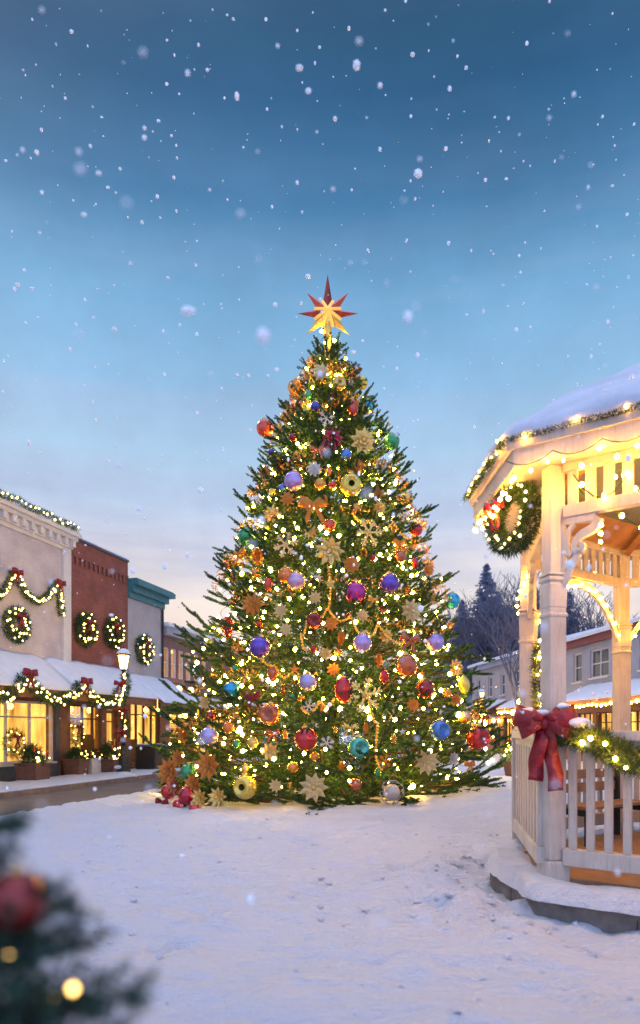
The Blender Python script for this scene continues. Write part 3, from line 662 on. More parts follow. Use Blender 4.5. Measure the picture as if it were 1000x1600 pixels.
NAMED = [
 ('reflector','amber',462,606,25,'amber hollow-faced bauble near the tree top on its left edge','topmost amber hollow bauble'),
 ('reflector','gold',530,599,22,'gold hollow-faced bauble just right of the star stem','gold hollow bauble by the stem'),
 ('bauble','navy',493,635,16,'small dark blue bauble below the star stem','small dark blue bauble under the stem'),
 ('oval','coral',551,637,24,'orange red oval bauble at upper right below the tree top','upper orange red oval bauble'),
 ('bauble','turquoise',575,634,15,'small dark teal bauble on the upper right edge of the tree','small teal bauble on the upper right edge'),
 ('bauble','coral',414,669,27,'coral red bauble sticking out of the upper left edge of the tree','coral bauble on the upper left edge'),
 ('bauble','green',612,690,25,'shiny green bauble on the upper right edge of the tree','green bauble on the upper right edge'),
 ('flower','crimson',519,687,38,'crimson flower ornament in the middle of the upper tree','crimson flower'),
 ('bauble','lilac',459,752,31,'pale purple pearl bauble left of the round yellow bauble','pale purple pearl bauble'),
 ('reflector','yellow',548,758,35,'round yellow hollow-faced bauble in the middle of the upper tree','upper yellow hollow bauble'),
 ('bauble','navy',424,707,12,'tiny navy bauble below the coral bauble on the upper left','tiny navy bauble'),
 ('bauble','blue',441,762,12,'tiny blue bauble tucked beside the pale purple pearl bauble','tiny blue bauble'),
 ('bauble','green',386,838,30,'translucent green bauble on the left edge halfway up the tree','green bauble on the left edge'),
 ('bauble','red',650,828,20,'red bauble near the right edge above the gold flower cluster','red bauble near the right edge'),
 ('bauble','pink',463,908,29,'pinkish pearl bauble in front of an orange one, left of the magenta bauble','pinkish pearl bauble'),
 ('bauble','orange',447,899,26,'orange bauble half hidden behind the pinkish pearl bauble','half hidden orange bauble'),
 ('bauble','magenta',555,926,35,'bright magenta bauble in the middle of the tree','magenta bauble'),
 ('bauble','violet',608,912,32,'deep violet bauble right of the magenta bauble','deep violet bauble'),
 ('bauble','turquoise',706,939,26,'turquoise bauble hanging free at the right edge of the tree','turquoise bauble on the right edge'),
 ('reflector','darkred',491,970,26,'dark red hollow-faced bauble in the centre below the gold stars','dark red hollow bauble'),
 ('cone','coral',356,980,30,'red orange glittered pine cone on the left edge of the tree','red orange pine cone'),
 ('bauble','violet',406,1011,34,'deep violet bauble on the left side below the pine cone','left violet bauble'),
 ('bauble','lilac',566,1005,30,'lilac pearl bauble in the centre below the magenta bauble','central lilac bauble'),
 ('bauble','lilac',679,1004,30,'lilac pearl bauble near the right edge of the tree','right lilac bauble'),
 ('bauble','turquoise',362,1078,27,'turquoise bauble on the lower left side of the tree','lower left turquoise bauble'),
 ('bauble','lavender',481,1066,29,'silvery lavender pearl bauble above the big red bauble','silvery lavender bauble'),
 ('reflector','copper',421,1116,34,'copper red hollow-faced bauble left of the big red bauble','copper hollow bauble'),
 ('bauble','red',478,1155,37,'large bright red bauble low in the middle of the tree','large bright red bauble'),
 ('bauble','lavender',327,1150,29,'bluish pearl bauble at the lower left edge of the tree','bluish pearl bauble'),
 ('reflector','yellow',383,1230,38,'large yellow hollow-faced bauble at the foot of the tree','large yellow hollow bauble'),
 ('reflector','seagreen',561,1168,35,'sea green hollow-faced bauble low in the middle of the tree','sea green hollow bauble'),
 ('reflector','blue',687,1141,33,'blue hollow-faced bauble at the lower right of the tree','blue hollow bauble'),
 ('reflector','red',747,1153,37,'red hollow-faced bauble at the lower right edge of the tree','red hollow bauble on the lower right edge'),
 ('oval','red',536,1078,38,'strawberry shaped red bauble in the lower middle of the tree','strawberry shaped bauble'),
 ('bauble','copper',635,1040,35,'large copper bauble on the right side below the lilac pearl baubles','large copper bauble'),
 ('bauble','darkred',664,1076,30,'dark red bauble right of the gold snowflake','dark red bauble by the snowflake'),
 ('bauble','crimson',293,1243,30,'crimson bauble nearly touching the snow at the left foot of the tree','crimson bauble at the left foot'),
 ('bauble','red',263,1237,24,'red bauble leftmost at the foot of the tree','leftmost red bauble'),
 ('bauble','green',294,1206,26,'green bauble between two orange flowers at the lower left of the tree','green bauble between orange flowers'),
 ('oval','yellow',725,1070,25,'yellow oval bauble on the right edge below a bare twig','yellow oval bauble'),
 ('snowflake','palegold',446,851,40,'pale gold snowflake left of the large gold flower','pale gold snowflake'),
 ('flower','gold',515,862,48,'large gold flower ornament in the middle of the tree above the magenta bauble','large central gold flower'),
 ('snowflake','gold',576,832,46,'gold snowflake on the right side of the upper tree','upper gold snowflake'),
 ('flower','palegold',642,955,40,'pale gold flower ornament right of the deep violet bauble','right pale gold flower'),
 ('star','gold',517,912,22,'small gold star left of the magenta bauble','small gold star'),
 ('snowflake','gold',570,1086,56,'large gold snowflake in the lower middle beside the strawberry bauble','large gold snowflake'),
 ('flower','palegold',666,1190,44,'pale gold flower ornament below the blue hollow-faced bauble','lower right gold flower'),
 ('flower','palegold',490,1230,48,'pale gold flower ornament at the foot of the tree below the big red bauble','gold flower at the foot'),
 ('flower','orangegold',325,1196,50,'large orange gold flower at the lower left of the tree','large orange flower'),
 ('flower','orangegold',264,1206,48,'spiky orange gold flower sticking out at the left foot of the tree','spiky orange flower'),
 ('flower','orangegold',395,945,38,'rust coloured flower ornament on the left side above the violet bauble','rust coloured flower'),
 ('twigball','silver',612,1238,38,'frosted silver twig ball at the foot of the tree','frosted twig ball'),
 ('bowlet','copper',640,1000,34,'copper ribbon bow between the two lilac pearl baubles','copper bow'),
 ('bowlet','ribbon',396,1090,30,'small red ribbon bow right of the lower left turquoise bauble','small red bow'),
 ('bauble','red',281,1259,24,'red bauble below the crimson one at the left foot of the tree','lower red bauble at the left foot'),
 ('flower','gold',312,1248,34,'gold flower ornament on the snow line at the left foot of the tree','gold flower at the left foot'),
 ('flower','orangegold',279,1185,32,'orange flower ornament above the spiky one at the left edge','upper orange flower on the left edge'),
 ('bauble','coral',305,1264,20,'coral bauble on the snow line at the left foot of the tree','coral bauble on the snow line'),
 ('bowlet','ribbon',254,1256,28,'red ribbon bow at the outermost left foot of the tree','outermost red bow'),
 ('flower','orangegold',303,1226,40,'orange flower ornament just below the green bauble at the lower left','orange flower below the green bauble'),
 ('flower','copper',272,1229,32,'copper red flower ornament at the left foot between the red baubles','copper red flower'),
 ('flower','gold',340,1246,34,'gold flower ornament left of the large yellow hollow-faced bauble','gold flower beside the yellow bauble'),
 ('flower','gold',567,690,44,'bright gold flower right of the crimson flower','bright gold flower'),
 ('bowlet','orangegold',490,790,46,'orange gold ribbon bow below the pale purple pearl bauble','orange gold bow'),
]
for kind, col, px, py, d, lab, short in NAMED: hang(kind, col, px, py, d, lab)
# the many small ornaments between them
WORD = dict(red='red',crimson='crimson',coral='coral',amber='amber',gold='gold',copper='copper',orange='orange',darkred='dark red',green='green',blue='blue',violet='violet',yellow='yellow',
            palegold='pale gold',orangegold='orange gold',silver='silver',white='white')
KW = dict(bauble='bauble', oval='oval bauble', reflector='hollow-faced bauble', snowflake='snowflake', flower='flower ornament', star='star', cone='pine cone', bowlet='ribbon bow')
taken = [(n[2],n[3],n[4]) for n in NAMED]; tries = 0; made = 0
while made < 118 and tries < 9000:
    tries += 1
    py = random.uniform(580,1250); z = CZ-(py-HOR)/FPX*15
    hw = env(min(max(z,.2),TOPZ))*FPX/16.5*.93; px = 514+random.uniform(-hw,hw)
    d = random.choice((11,13,15,18,20,24))
    if py > 1248-.055*max(0,px-420)-(30 if px > 700 else 0): continue
    if any((px-a)**2+(py-b)**2 < ((d+c)*.5+2)**2 for a,b,c in taken): continue
    kind = random.choice(('bauble','bauble','bauble','flower','star','snowflake','flower','bowlet','cone','oval'))
    if kind in ('flower','snowflake','bowlet'): d = max(d,18)*1.3
    col = random.choice(('palegold','gold','orangegold','orangegold','silver')) if kind in ('flower','star','snowflake') else random.choice(('copper','orangegold','gold')) if kind in ('bowlet','cone') else random.choice(('red','copper','amber','gold','coral','darkred','orange','green','blue','gold','copper','crimson','yellow','white'))
    n = min(NAMED, key=lambda n: (n[2]-px)**2+(n[3]-py)**2)
    dx, dy = px-n[2], py-n[3]; a = math.degrees(math.atan2(-dy,dx)) % 360
    rel = ('right of','up and right of','above','up and left of','left of','down and left of','below','down and right of')[int(((a+22.5)%360)//45)]
    lab = f'small {WORD.get(col,col)} {KW[kind]} {rel} the {n[6]}'
    if lab in USED or len(lab.split()) > 16: continue
    hang(kind, col, px, py, d, lab, random.uniform(.93,1.02), detail=False); taken.append((px,py,d)); made += 1

# star on top
def star_topper():
    c = at(512,490,16.4); S = 16.4/FPX
    root = thing('star_topper', 'red and gold eight pointed star on a gold stem at the top of the tree', 'star', at(512,560,16.4))
    spec = [(90,62,'starred'),(45,46,'starred'),(135,46,'starred'),(0,48,'starred'),(180,48,'starred'),(-45,47,'stargold'),(225,47,'stargold'),(-90,40,'stargold')]
    for a, L, m in spec:
        mb = MB(); L *= S; w = 12.5*S; a = math.radians(a); d = V((math.cos(a),0,math.sin(a))); n = V((-d.z,0,d.x)); f = V((0,-1,0))
        mb.add([c-f*.13*0+f*.16, c+d*w*1.15+n*w*.62, c+d*L, c+d*w*1.15-n*w*.62, c-f*.16], [(0,1,2),(0,2,3),(4,2,1),(4,3,2),(0,3,4),(0,4,1)])
        mb.build('point', M[m], root)
    # gold fillets between the points near the heart
    mb = MB(); r = 23*S
    ring = [c+V((math.cos(k*PI/4+PI/8)*r,0,math.sin(k*PI/4+PI/8)*r)) for k in range(8)]
    mb.add(ring+[c+V((0,-.2,0)),c+V((0,.2,0))],[(k,(k+1)%8,8) for k in range(8)]+[((k+1)%8,k,9) for k in range(8)]); mb.build('heart', M['starheart'], root)
    mb = MB(); mb.lathe([(.07,0),(.10,.15),(.085,.5),(.095,.8),(.07,1.0)],10,at(512,572,16.4)); mb.build('stem', M['stargold'], root, smooth=True)
star_topper()
# golden bead garland looping down the front
def bead_garland(pts_px, label):
    path = []
    for (a,b),(c,d) in zip(pts_px, pts_px[1:]):
        for k in range(10):
            f = k/10; path.append(surf(a+(c-a)*f, b+(d-b)*f+14*math.sin(PI*f), 1.035))
    mb = MB()
    L = sum((q-p).length for p,q in zip(path,path[1:])); n = int(L/.065)
    for p in sub(path, n): mb.ball(p, .028, 6, 5)
    root = thing('bead_garland', label, 'garland', path[0]); mb.build('beads', M['gold'], root, smooth=True)
    w = MB(); w.tube(path, .008, 3, False); w.build('string', M['gold'], root)
def tinsel():
    root = thing('tinsel_garland', 'gold foil tinsel wound round the tall christmas tree', 'tinsel', TREE); T = []
    z = .5; a = 1.0; P = []
    while z < TOPZ-.2:
        R = env(z)*(1.02+.05*math.sin(a*5)); P.append((TREE.x+R*math.cos(a), TREE.y+R*math.sin(a), z+.14*math.sin(a*6+z))); a += .12; z += .0165
    for i in range(0, len(P)-9, 9):
        if random.random() < .8 and P[i][1] < TREE.y+.6: T.append(bristle([V(p) for p in P[i:i+10]], random.uniform(.06,.14), random.randint(120,260), .085, .028))
    np_mesh('foil', np.concatenate(T), M['tinsel'], root)
tinsel()
bead_garland([(513,885),(517,915),(512,950),(480,962),(470,990),(480,1010)], 'gold bead garland trailing down the middle of the tree left of the magenta bauble')
bead_garland([(512,950),(548,962),(572,985),(590,975),(640,1000)], 'gold bead garland looping below the magenta bauble to the right')
bead_garland([(470,1105),(500,1095),(525,1085)], 'short gold bead garland above the big red bauble')
bead_garland([(575,1085),(590,1130),(585,1170),(600,1200)], 'gold bead garland hanging down from the large gold snowflake')
bead_garland([(545,790),(580,812),(615,815),(650,835)], 'gold bead garland across the upper right of the tree')
bead_garland([(395,1000),(430,1040),(455,1050),(500,1045)], 'gold bead garland right of the left violet bauble')

# ------------------------------------------------------------------ greenery: garlands and wreaths
def bow_part(parent, o, right, fwd, size, tail=.9, name='bow'):
    o = V(o); right = V(right).normalized(); fwd = V(fwd).normalized(); up = V((0,0,1)); mb = MB()
    for sd_ in (-1, 1):
        ax = (right*sd_+up*.18).normalized(); A = np.linspace(0,2*PI,11)
        mb.strip([o+ax*size*.6*(1-math.cos(a))/2+fwd*size*.24*math.sin(a)+fwd*.03 for a in A], [up-ax*.18]*11, [size*(.14+.32*math.sin(a/2)) for a in A], size*.02)
        f = np.linspace(0,1,8)
        mb.strip([o+right*sd_*size*(.05+.22*q)-up*size*tail*q+fwd*size*(.1+.06*math.sin(q*6+sd_)) for q in f], [right+up*.2*sd_]*8, [size*.22]*8, size*.02)
    mb.ball(o+fwd*size*.1, size*.13, 8, 6)
    return mb.build(name, M['ribbon'], parent, smooth=True)

def garland(label, path, tube, dens, L, w, nbulb=0, br=.03, bows=(), right=(1,0,0), fwd=(0,-1,0), bow=.4, bmat='bulb_small', group=None, m='garland', name='garland'):
    root = thing(name, label, 'garland', path[0], group)
    ln = sum((V(b)-V(a)).length for a,b in zip(path,path[1:]))
    np_mesh('greenery', bristle(path, tube, int(dens*ln), L, w), M[m], root)
    if nbulb:
        fv = V(fwd).normalized()
        add_bulbs(root, [p+fv*tube*random.uniform(.55,1.0)+V((0,0,random.uniform(-.7,.7)*tube)) for p in sub(path, nbulb, .02)], br, bmat)
    for b in bows: bow_part(root, V(b)+V(fwd).normalized()*tube*.9, right, fwd, bow)
    return root
def wreath(label, c, right, fwd, R, tube, n, L, w, nb, br, bow=.4, bmat='bulb_small', group='wreaths on the shop fronts', bow_at=(0,.6), m='garland'):
    c = V(c); right = V(right).normalized(); fwd = V(fwd).normalized(); up = V((0,0,1))
    root = thing('wreath', label, 'wreath', c, group)
    path = [c+right*R*math.cos(a)+up*R*math.sin(a) for a in np.linspace(0,2*PI,33)[:-1]]
    np_mesh('greenery', bristle(path, tube, n, L, w, True), M[m], root)
    pts = []
    for k in range(nb):
        a = 2*PI*k/nb+random.uniform(-.08,.08); q = random.uniform(-.95,.95)*tube
        pts.append(c+(right*math.cos(a)+up*math.sin(a))*(R+q)+fwd*tube*(.92-.35*abs(q)/tube))
    add_bulbs(root, pts, br, bmat)
    bow_part(root, c+right*bow_at[0]*R+up*bow_at[1]*R+fwd*tube*.8, right, fwd, bow, 1.1)
    return root
def swag(a, b, drop, n=14):
    return [V(a).lerp(V(b), k/n)-V((0,0,drop*(1-(2*k/n-1)**2))) for k in range(n+1)]

def walls(mb, F, t0, t1, z0, z1, s0, s1, ops):
    T = sorted({t0,t1,*[x for o in ops for x in o[:2] if t0 < x < t1]}); Z = sorted({z0,z1,*[x for o in ops for x in o[2:] if z0 < x < z1]})
    for a,b in zip(T,T[1:]):
        run = None
        for c,d in zip(Z,Z[1:]):
            if any(o[0] < (a+b)/2 < o[1] and o[2] < (c+d)/2 < o[3] for o in ops):
                if run: mb.fbox(F,a,b,s0,s1,run[0],run[1]); run = None
            else: run = (run[0],d) if run else (c,d)
        if run: mb.fbox(F,a,b,s0,s1,run[0],run[1])

def window(root, F, t0, t1, z0, z1, sw, frame_m, pane_m, vb=(), hb=(), fw=.06, name='window', sill=True, inset=-.08):
    mb = MB()
    for a,b in ((t0,t0+fw),(t1-fw,t1)): mb.fbox(F,a,b,inset-.06,inset+.05,z0,z1)
    for a,b in ((z0,z0+fw),(z1-fw,z1)): mb.fbox(F,t0+fw,t1-fw,inset-.058,inset+.048,a,b)
    for v in vb: mb.fbox(F,v-.03,v+.03,inset-.04,inset+.04,z0+fw,z1-fw)
    for h in hb: mb.fbox(F,t0+fw,t1-fw,inset-.036,inset+.036,h-.025,h+.025)
    o = mb.build(name, frame_m, root)
    p = MB(); p.fbox(F,t0+.02,t1-.02,inset-.02,inset-.008,z0+.02,z1-.02); p.build('pane', pane_m, o)
    if sill:
        q = MB(); q.fbox(F,t0-.06,t1+.06,inset+.05,.09,z0-.07,z0-.002); q.build('sill', M['white_trim'], o)
    return o
def interior(root, F, t0, t1, z0, z1, depth, m='lit', goods=8):
    mb = MB(); d = -depth
    q = lambda *p: mb.add([F(*x) for x in p], [(0,1,2,3)])
    q((t0,d,z0),(t1,d,z0),(t1,d,z1),(t0,d,z1)); q((t0,-.32,z0),(t0,d,z0),(t0,d,z1),(t0,-.32,z1)); q((t1,-.32,z0),(t1,d,z0),(t1,d,z1),(t1,-.32,z1))
    q((t0,-.32,z1),(t1,-.32,z1),(t1,d,z1),(t0,d,z1)); q((t0,-.32,z0),(t1,-.32,z0),(t1,d,z0),(t0,d,z0))
    o = mb.build('lit_interior', M[m], root, recalc=False)
    g = MB()
    for k in range(goods):
        t = random.uniform(t0+.2,t1-.5); s_ = random.uniform(d+.2,-.7); w = random.uniform(.2,.5); h = random.uniform(.2,1.3)*(z1-z0)/2.4
        g.fbox(F,t,t+w,s_,s_+.3,z0+.01,z0+h)
        if random.random() < .5: g.fbox(F,t+.05,t+w-.05,s_+.05,s_+.25,z0+h+.002,z0+h+.18)
    if goods: g.build('shop_display', M['darkwood'], o)
    l = MB()
    for k in range(max(1,int((t1-t0)/1.1))):
        t = t0+(k+.5)*(t1-t0)/max(1,int((t1-t0)/1.1)); l.ball(F(t,d*.45,z1-.3),.11,10,8)
    l.build('pendant_lamp', M['warmlamp'], o, smooth=True)
    return o
def awning(root, F, t0, t1, zt, ze, s1, fascia=.24, m='wood', hip=False):
    G = lambda a,b,z: F(b,a,z)
    mb = MB(); mb.prism(G, [(0.004,zt),(s1,ze),(s1,ze-.07),(.004,zt-.09)], t0, t1)
    mb.fbox(F,t0,t1,s1-.09,s1-.005,ze-.07-fascia,ze-.072)
    a = mb.build('awning', M[m], root)
    n = 26; k_ = 12; vs = []; L = t1-t0
    for side in (0,1):
        for i in range(n+1):
            for j in range(k_+1):
                f = j/k_; t = t0-.03+(L+.06)*i/n; s_ = .006+(s1+.07)*f
                z = zt+(ze-zt)*(s_/s1)+.006
                if side:
                    th = .13*min(1, (1-f)/.12+.25)*min(1,min(i,n-i)/1.2+.35)*(1+.35*fb(t*1.3,s_*2,1.1,3))
                    z += max(.025,th)
                vs.append(F(t,s_,z))
    m_ = (n+1)*(k_+1); fs = []
    I = lambda sd_,i,j: sd_*m_+i*(k_+1)+j
    for i in range(n):
        for j in range(k_):
            fs += [(I(0,i,j),I(0,i,j+1),I(0,i+1,j+1),I(0,i+1,j)),(I(1,i,j),I(1,i+1,j),I(1,i+1,j+1),I(1,i,j+1))]
        fs += [(I(0,i,k_),I(1,i,k_),I(1,i+1,k_),I(0,i+1,k_)),(I(0,i,0),I(0,i+1,0),I(1,i+1,0),I(1,i,0))]
    for i in (0,n):
        for j in range(k_): fs.append((I(0,i,j),I(1,i,j),I(1,i,j+1),I(0,i,j+1)))
    s = MB(); s.add(vs, fs); s.build('awning_snow', M['roofsnow'], a, smooth=True)
    return a

# ------------------------------------------------------------------ left-hand shops
T1, T2, T3 = wt(108), wt(201), wt(255)
H1 = 8.3
def cream_shop():
    root = thing('cream_shop', 'cream painted brick shop with white cornice, hung with garlands, at the left edge', 'shop', F(0,-3,0), 'shops along the left side')
    t0 = -11.5; w0, w1 = -4.6, wt(84)
    ops = [(w0,w1,.62,2.52)]
    mb = MB(); walls(mb, F, t0, T1-.004, 2.75, 7.6, -.3, 0, []); mb.build('wall', M['cream_brick'], root, boxuv=U)
    mb = MB(); walls(mb, F, t0, w1+.28, .0, 2.748, -.3, -.004, ops+[(t0,w1+.28,0,.62)]); mb.build('shopfront', M['wood'], root)
    mb = MB(); walls(mb, F, t0, w1+.28, .0, .618, -.3, .03, []); mb.fbox(F,w1+.02,w1+.30,-.28,.06,.622,2.5); mb.build('stall_riser', M['slate'], root)
    mb = MB(); mb.fbox(F, wt(91), T1-.01, -.28, .07, 0, 2.74); mb.build('pier', M['wood'], root, bevel=.02)
    mb = MB(); mb.fbox(F, t0, T1-.004, -9, -3.2, 0, 7.9); mb.fbox(F, t0, T1-.004, -3.199, -.302, 2.8, 7.9); mb.build('body', M['grey_stucco'], root)
    mb = MB()
    for z0,z1,s_ in ((7.6,7.72,.06),(7.72,7.98,.12),(7.98,8.1,.26),(8.1,8.22,.36),(8.22,8.3,.30)): mb.fbox(F, t0, T1+.0+s_*.55, -.31, s_, z0, z1-.001)
    c = mb.build('cornice', M['white_trim'], root)
    t = t0; me = None
    while t < T1-.1:
        if me is None:
            mb = MB(); mb.fbox(F, t, t+.16, .122, .24, 7.76, 7.978); d_ = mb.build('dentil', M['white_trim'], c); me = d_.data
        else:
            d_ = bpy.data.objects.new('dentil', me); C.objects.link(d_); d_.parent = c; d_.location = U*(t-t0)
        t += .42
    mb = MB(); mb.fbox(F, wt(96), T1-.008, .002, .09, 3.6, 7.597); mb.build('corner_pilaster', M['white_trim'], root)
    window(root, F, w0, w1, .62, 2.52, 0, M['white_trim'], M['pane'], [w0+.95,wt(12),wt(49)], [2.02], .07)
    interior(root, F, w0-.1, w1+.1, .3, 2.7, 2.8, goods=18)
    awning(root, F, t0, wt(122,1.25), 3.85, 2.86, 1.25)
cream_shop()
def brick_shop():
    root = thing('brick_shop', 'red brick shop with corbelled top and two wreaths between its cream and grey neighbours', 'shop', F(5,-3,0), 'shops along the left side')
    a, b = wt(103.5), wt(160); d0, d1 = wt(168), wt(186)
    mb = MB(); walls(mb, F, T1, T2-.004, 2.75, 8.16, -.3, -.03, []); mb.build('wall', M['red_brick'], root, boxuv=U)
    mb = MB(); walls(mb, F, T1, T2-.004, 0, 2.748, -.3, -.035, [(a+.03,b,.62,2.5),(d0,d1,0,2.4)]); mb.build('shopfront', M['wood'], root)
    mb = MB(); mb.fbox(F,a+.1,b+.05,-.033,.05,0,.6); mb.build('stall_riser', M['white_trim'], root)
    mb = MB(); mb.fbox(F,T1,T2-.004,-9,-3.2,0,8.1); mb.fbox(F,T1,T2-.004,-3.199,-.302,2.8,8.1); mb.build('body', M['red_brick'], root, boxuv=U)
    mb = MB(); t = T1+.35
    while t < T2-.3: mb.fbox(F,t,t+.13,-.029,.035,7.32,7.56); t += .28
    mb.fbox(F,T1+.05,T2-.05,-.028,.03,7.565,7.63); mb.build('corbel', M['red_brick'], root, boxuv=U)
    mb = MB(); mb.fbox(F,T1,T2-.003,-.4,.03,8.165,8.24); cp = mb.build('coping', M['slate'], root)
    mb = MB(); mb.fbox(F,T1+.02,T2-.02,-.38,.02,8.243,8.30); mb.build('coping_snow', M['roofsnow'], cp, bevel=.02)
    window(root, F, a+.03, b, .62, 2.5, 0, M['darkwood'], M['pane'], [wt(131),wt(147)], [2.02], .06)
    o = window(root, F, d0, d1, .05, 2.38, 0, M['wood'], M['pane'], [], [1.95], .12, name='door', sill=False, inset=-.2)
    h = MB(); h.tube([F(d1-.16,-.1,1.0),F(d1-.16,-.08,1.3)],.02,6); h.build('handle', M['gold'], o)
    interior(root, F, T1+.1, T2-.1, .02, 2.7, 2.8, goods=12)
    awning(root, F, wt(122,1.25)+.01, T2-.05, 3.85, 2.86, 1.25)
brick_shop()
def teal_shop():
    root = thing('grey_shop', 'narrow grey shop with teal cornice and one wreath behind the street lamp', 'shop', F(8.6,-3,0), 'shops along the left side')
    a, b = T2+.25, T3-.15
    mb = MB(); walls(mb, F, T2, T3, 2.95, 6.82, -.3, -.05, []); mb.build('wall', M['grey_stucco'], root)
    mb = MB(); walls(mb, F, T2, T3, 0, 2.948, -.3, -.055, [(a,b,.08,2.8)]); mb.build('shopfront', M['wood'], root)
    mb = MB(); mb.fbox(F,T2,T3,-9,-3.2,0,7.2); mb.fbox(F,T2,T3,-3.199,-.302,3.0,7.2); mb.build('body', M['grey_stucco'], root)
    mb = MB()
    for z0,z1,s_ in ((6.82,7.05,.06),(7.05,7.3,.2),(7.3,7.5,.42),(7.5,7.56,.36)): mb.fbox(F,T2+.004,T3+s_*.8,-.5,s_,z0,z1-.001)
    mb.build('cornice', M['teal'], root)
    mb = MB(); mb.tube([F(T3-.08,.02,6.8),F(T3-.08,.02,2.9)],.05,8); mb.build('downpipe', M['black'], root)
    w = (b-a)/4
    window(root, F, a, b, .08, 2.8, 0, M['darkwood'], M['pane'], [a+w,a+2*w,a+3*w], [2.25], .09, sill=False, inset=-.18)
    interior(root, F, T2+.1, T3-.1, .02, 2.9, 2.8, goods=10)
    awning(root, F, T2-.02, T3+.25, 3.75, 2.72, 1.5, .16)
    mb = MB(); mb.fbox(F,T3-.02,T3+.12,1.25,1.39,0,2.5); mb.build('post', M['wood'], root)
    for k,px in enumerate((228,246)):
        l = MB(); l.ball(F(wt(px,.6),.6,2.42),.10,10,8); l.tube([F(wt(px,.6),.6,2.5),F(wt(px,.6),.6,2.9)],.012,5); l.build('pendant_lamp', M['warmlamp'], root, smooth=True)
teal_shop()
def mauve_block():
    root = thing('mauve_block', 'lower mauve brick building with lit upper windows, half hidden by the christmas tree', 'shop', F(14,-3,0), 'shops along the left side')
    t0, t1 = T3+.03, T3+13
    wins = []
    for px in (263.5,275,286.5,298,310,322):
        c = wt(px); wins.append((c-.27,c+.27,3.95,5.25))
    mb = MB(); walls(mb, F, t0, t1, 2.7, 5.75, -.3, -.1, wins); mb.build('wall', M['mauve_brick'], root, boxuv=U)
    ops = [(t0+.8+2.4*k,t0+2.6+2.4*k,.5,2.4) for k in range(4)]
    mb = MB(); walls(mb, F, t0, t1, 0, 2.698, -.3, -.11, ops); mb.build('shopfront', M['wood'], root)
    mb = MB(); mb.fbox(F,t0,t1,-9,-3.2,0,6); mb.fbox(F,t0,t1,-3.199,-2.6,2.75,6); mb.build('body', M['mauve_brick'], root, boxuv=U)
    mb = MB(); mb.fbox(F,t0,t1,-.4,.15,5.752,6.1); mb.build('frieze', M['blue_stucco'], root)
    mb = MB(); mb.fbox(F,t0,t1,-9,.25,6.103,6.28); mb.build('roof_snow', M['roofsnow'], root, bevel=.05)
    for w in wins: window(root, F, *w, 0, M['white_trim'], M['pane'], [], [(w[2]+w[3])/2], .05, inset=-.2, sill=False)
    for o in ops: window(root, F, *o, 0, M['darkwood'], M['pane'], [(o[0]+o[1])/2], [1.95], .07, inset=-.2, sill=False)
    interior(root, F, t0+.1, t1-.1, .02, 2.65, 2.8, goods=10)
    interior(root, F, t0+.1, t1-.1, 3.4, 5.7, 2.4, 'lit_dim', goods=0)
    awning(root, F, t0+1.2, t1, 3.1, 2.7, .9, .12)
mauve_block()
def wall_lamp(px, py, label):
    c = wp(px, py, .35); root = thing('wall_lamp', label, 'lamp', c)
    mb = MB(); mb.ball(c, .15, 12, 8); mb.build('globe', M['lanternlight'], root, smooth=True)
    mb = MB(); mb.tube([c+V((0,0,.15)),c+V((0,0,.25)),c+V((0,0,.27))-NN*.2,c+V((0,0,.2))-NN*.45],.02,6); mb.build('bracket', M['black'], root)
wall_lamp(279,1077,'glowing globe wall lamp on the mauve building, left of its pair')
wall_lamp(298,1079,'glowing globe wall lamp on the mauve building, closest to the christmas tree')

# wreaths and garlands on the shops
wr = lambda lab, px, py, R, nb, s_=.12: wreath(lab, wp(px,py,s_), U, NN, R*.93, .19, 2200, .14, .024, nb, .030, .30)
wr('wreath with red bow on the cream upper wall below the garland', 26, 976, .42, 24)
wr('large wreath on the red brick wall, nearer the cream shop', 134, 984, .46, 24)
wr('large wreath on the red brick wall, nearer the grey shop', 178, 989, .46, 22)
wr('wreath on the grey upper wall behind the street lamp', 226, 1015, .47, 22)
wreath('dark wreath with red bow hanging inside the cream shop window', wp(22,1161,.1), U, NN, .33, .13, 900, .12, .018, 12, .022, .3)
wreath('dark wreath hanging in the brick shop window', wp(118,1145,.1), U, NN, .33, .13, 900, .12, .018, 12, .022, .26)
g = [wp(-48,893,.15), wp(22,893,.15), wp(90,908,.15), wp(97,962,.15)]
pts = swag(g[0],g[1],.75)+swag(g[1],g[2],.75)[1:]+swag(g[2],g[3],.0,5)[1:]
garland('thick lit garland with red bows in swags across the cream upper wall', pts, .11, 560, .12, .024, 80, .028, [wp(22,895,.2),wp(90,912,.2)], U, NN, .36)
e = 1.32
def ed(t, z): return F(t, e, z)
q = [ed(wt(-34,e),2.98), ed(wt(38,e),3.13), ed(wt(127,e),3.08), ed(wt(186,e),2.98)]
pts = swag(q[0],q[1],.55)+swag(q[1],q[2],.6)[1:]+swag(q[2],q[3],.5)[1:]
garland('thick lit garland with red bows draped along the snowy shop awnings', pts, .19, 620, .15, .024, 96, .03, [q[1]+V((0,0,.05)),q[2]+V((0,0,.05))], U, NN, .44)
pts = [F(t,.36,8.36+.03*math.sin(t*5)) for t in np.arange(-6, T1+.25, .3)]
garland('thin lit garland along the top of the white cornice', pts, .1, 420, .11, .02, 46, .03, fwd=NN)
pts = [F(t,.9,2.32+.03*math.sin(t*6)) for t in np.arange(T3+1.4, T3+6, .25)]
garland('lit garland under the awning of the mauve building', pts, .1, 260, .12, .018, 30, .04, fwd=NN)

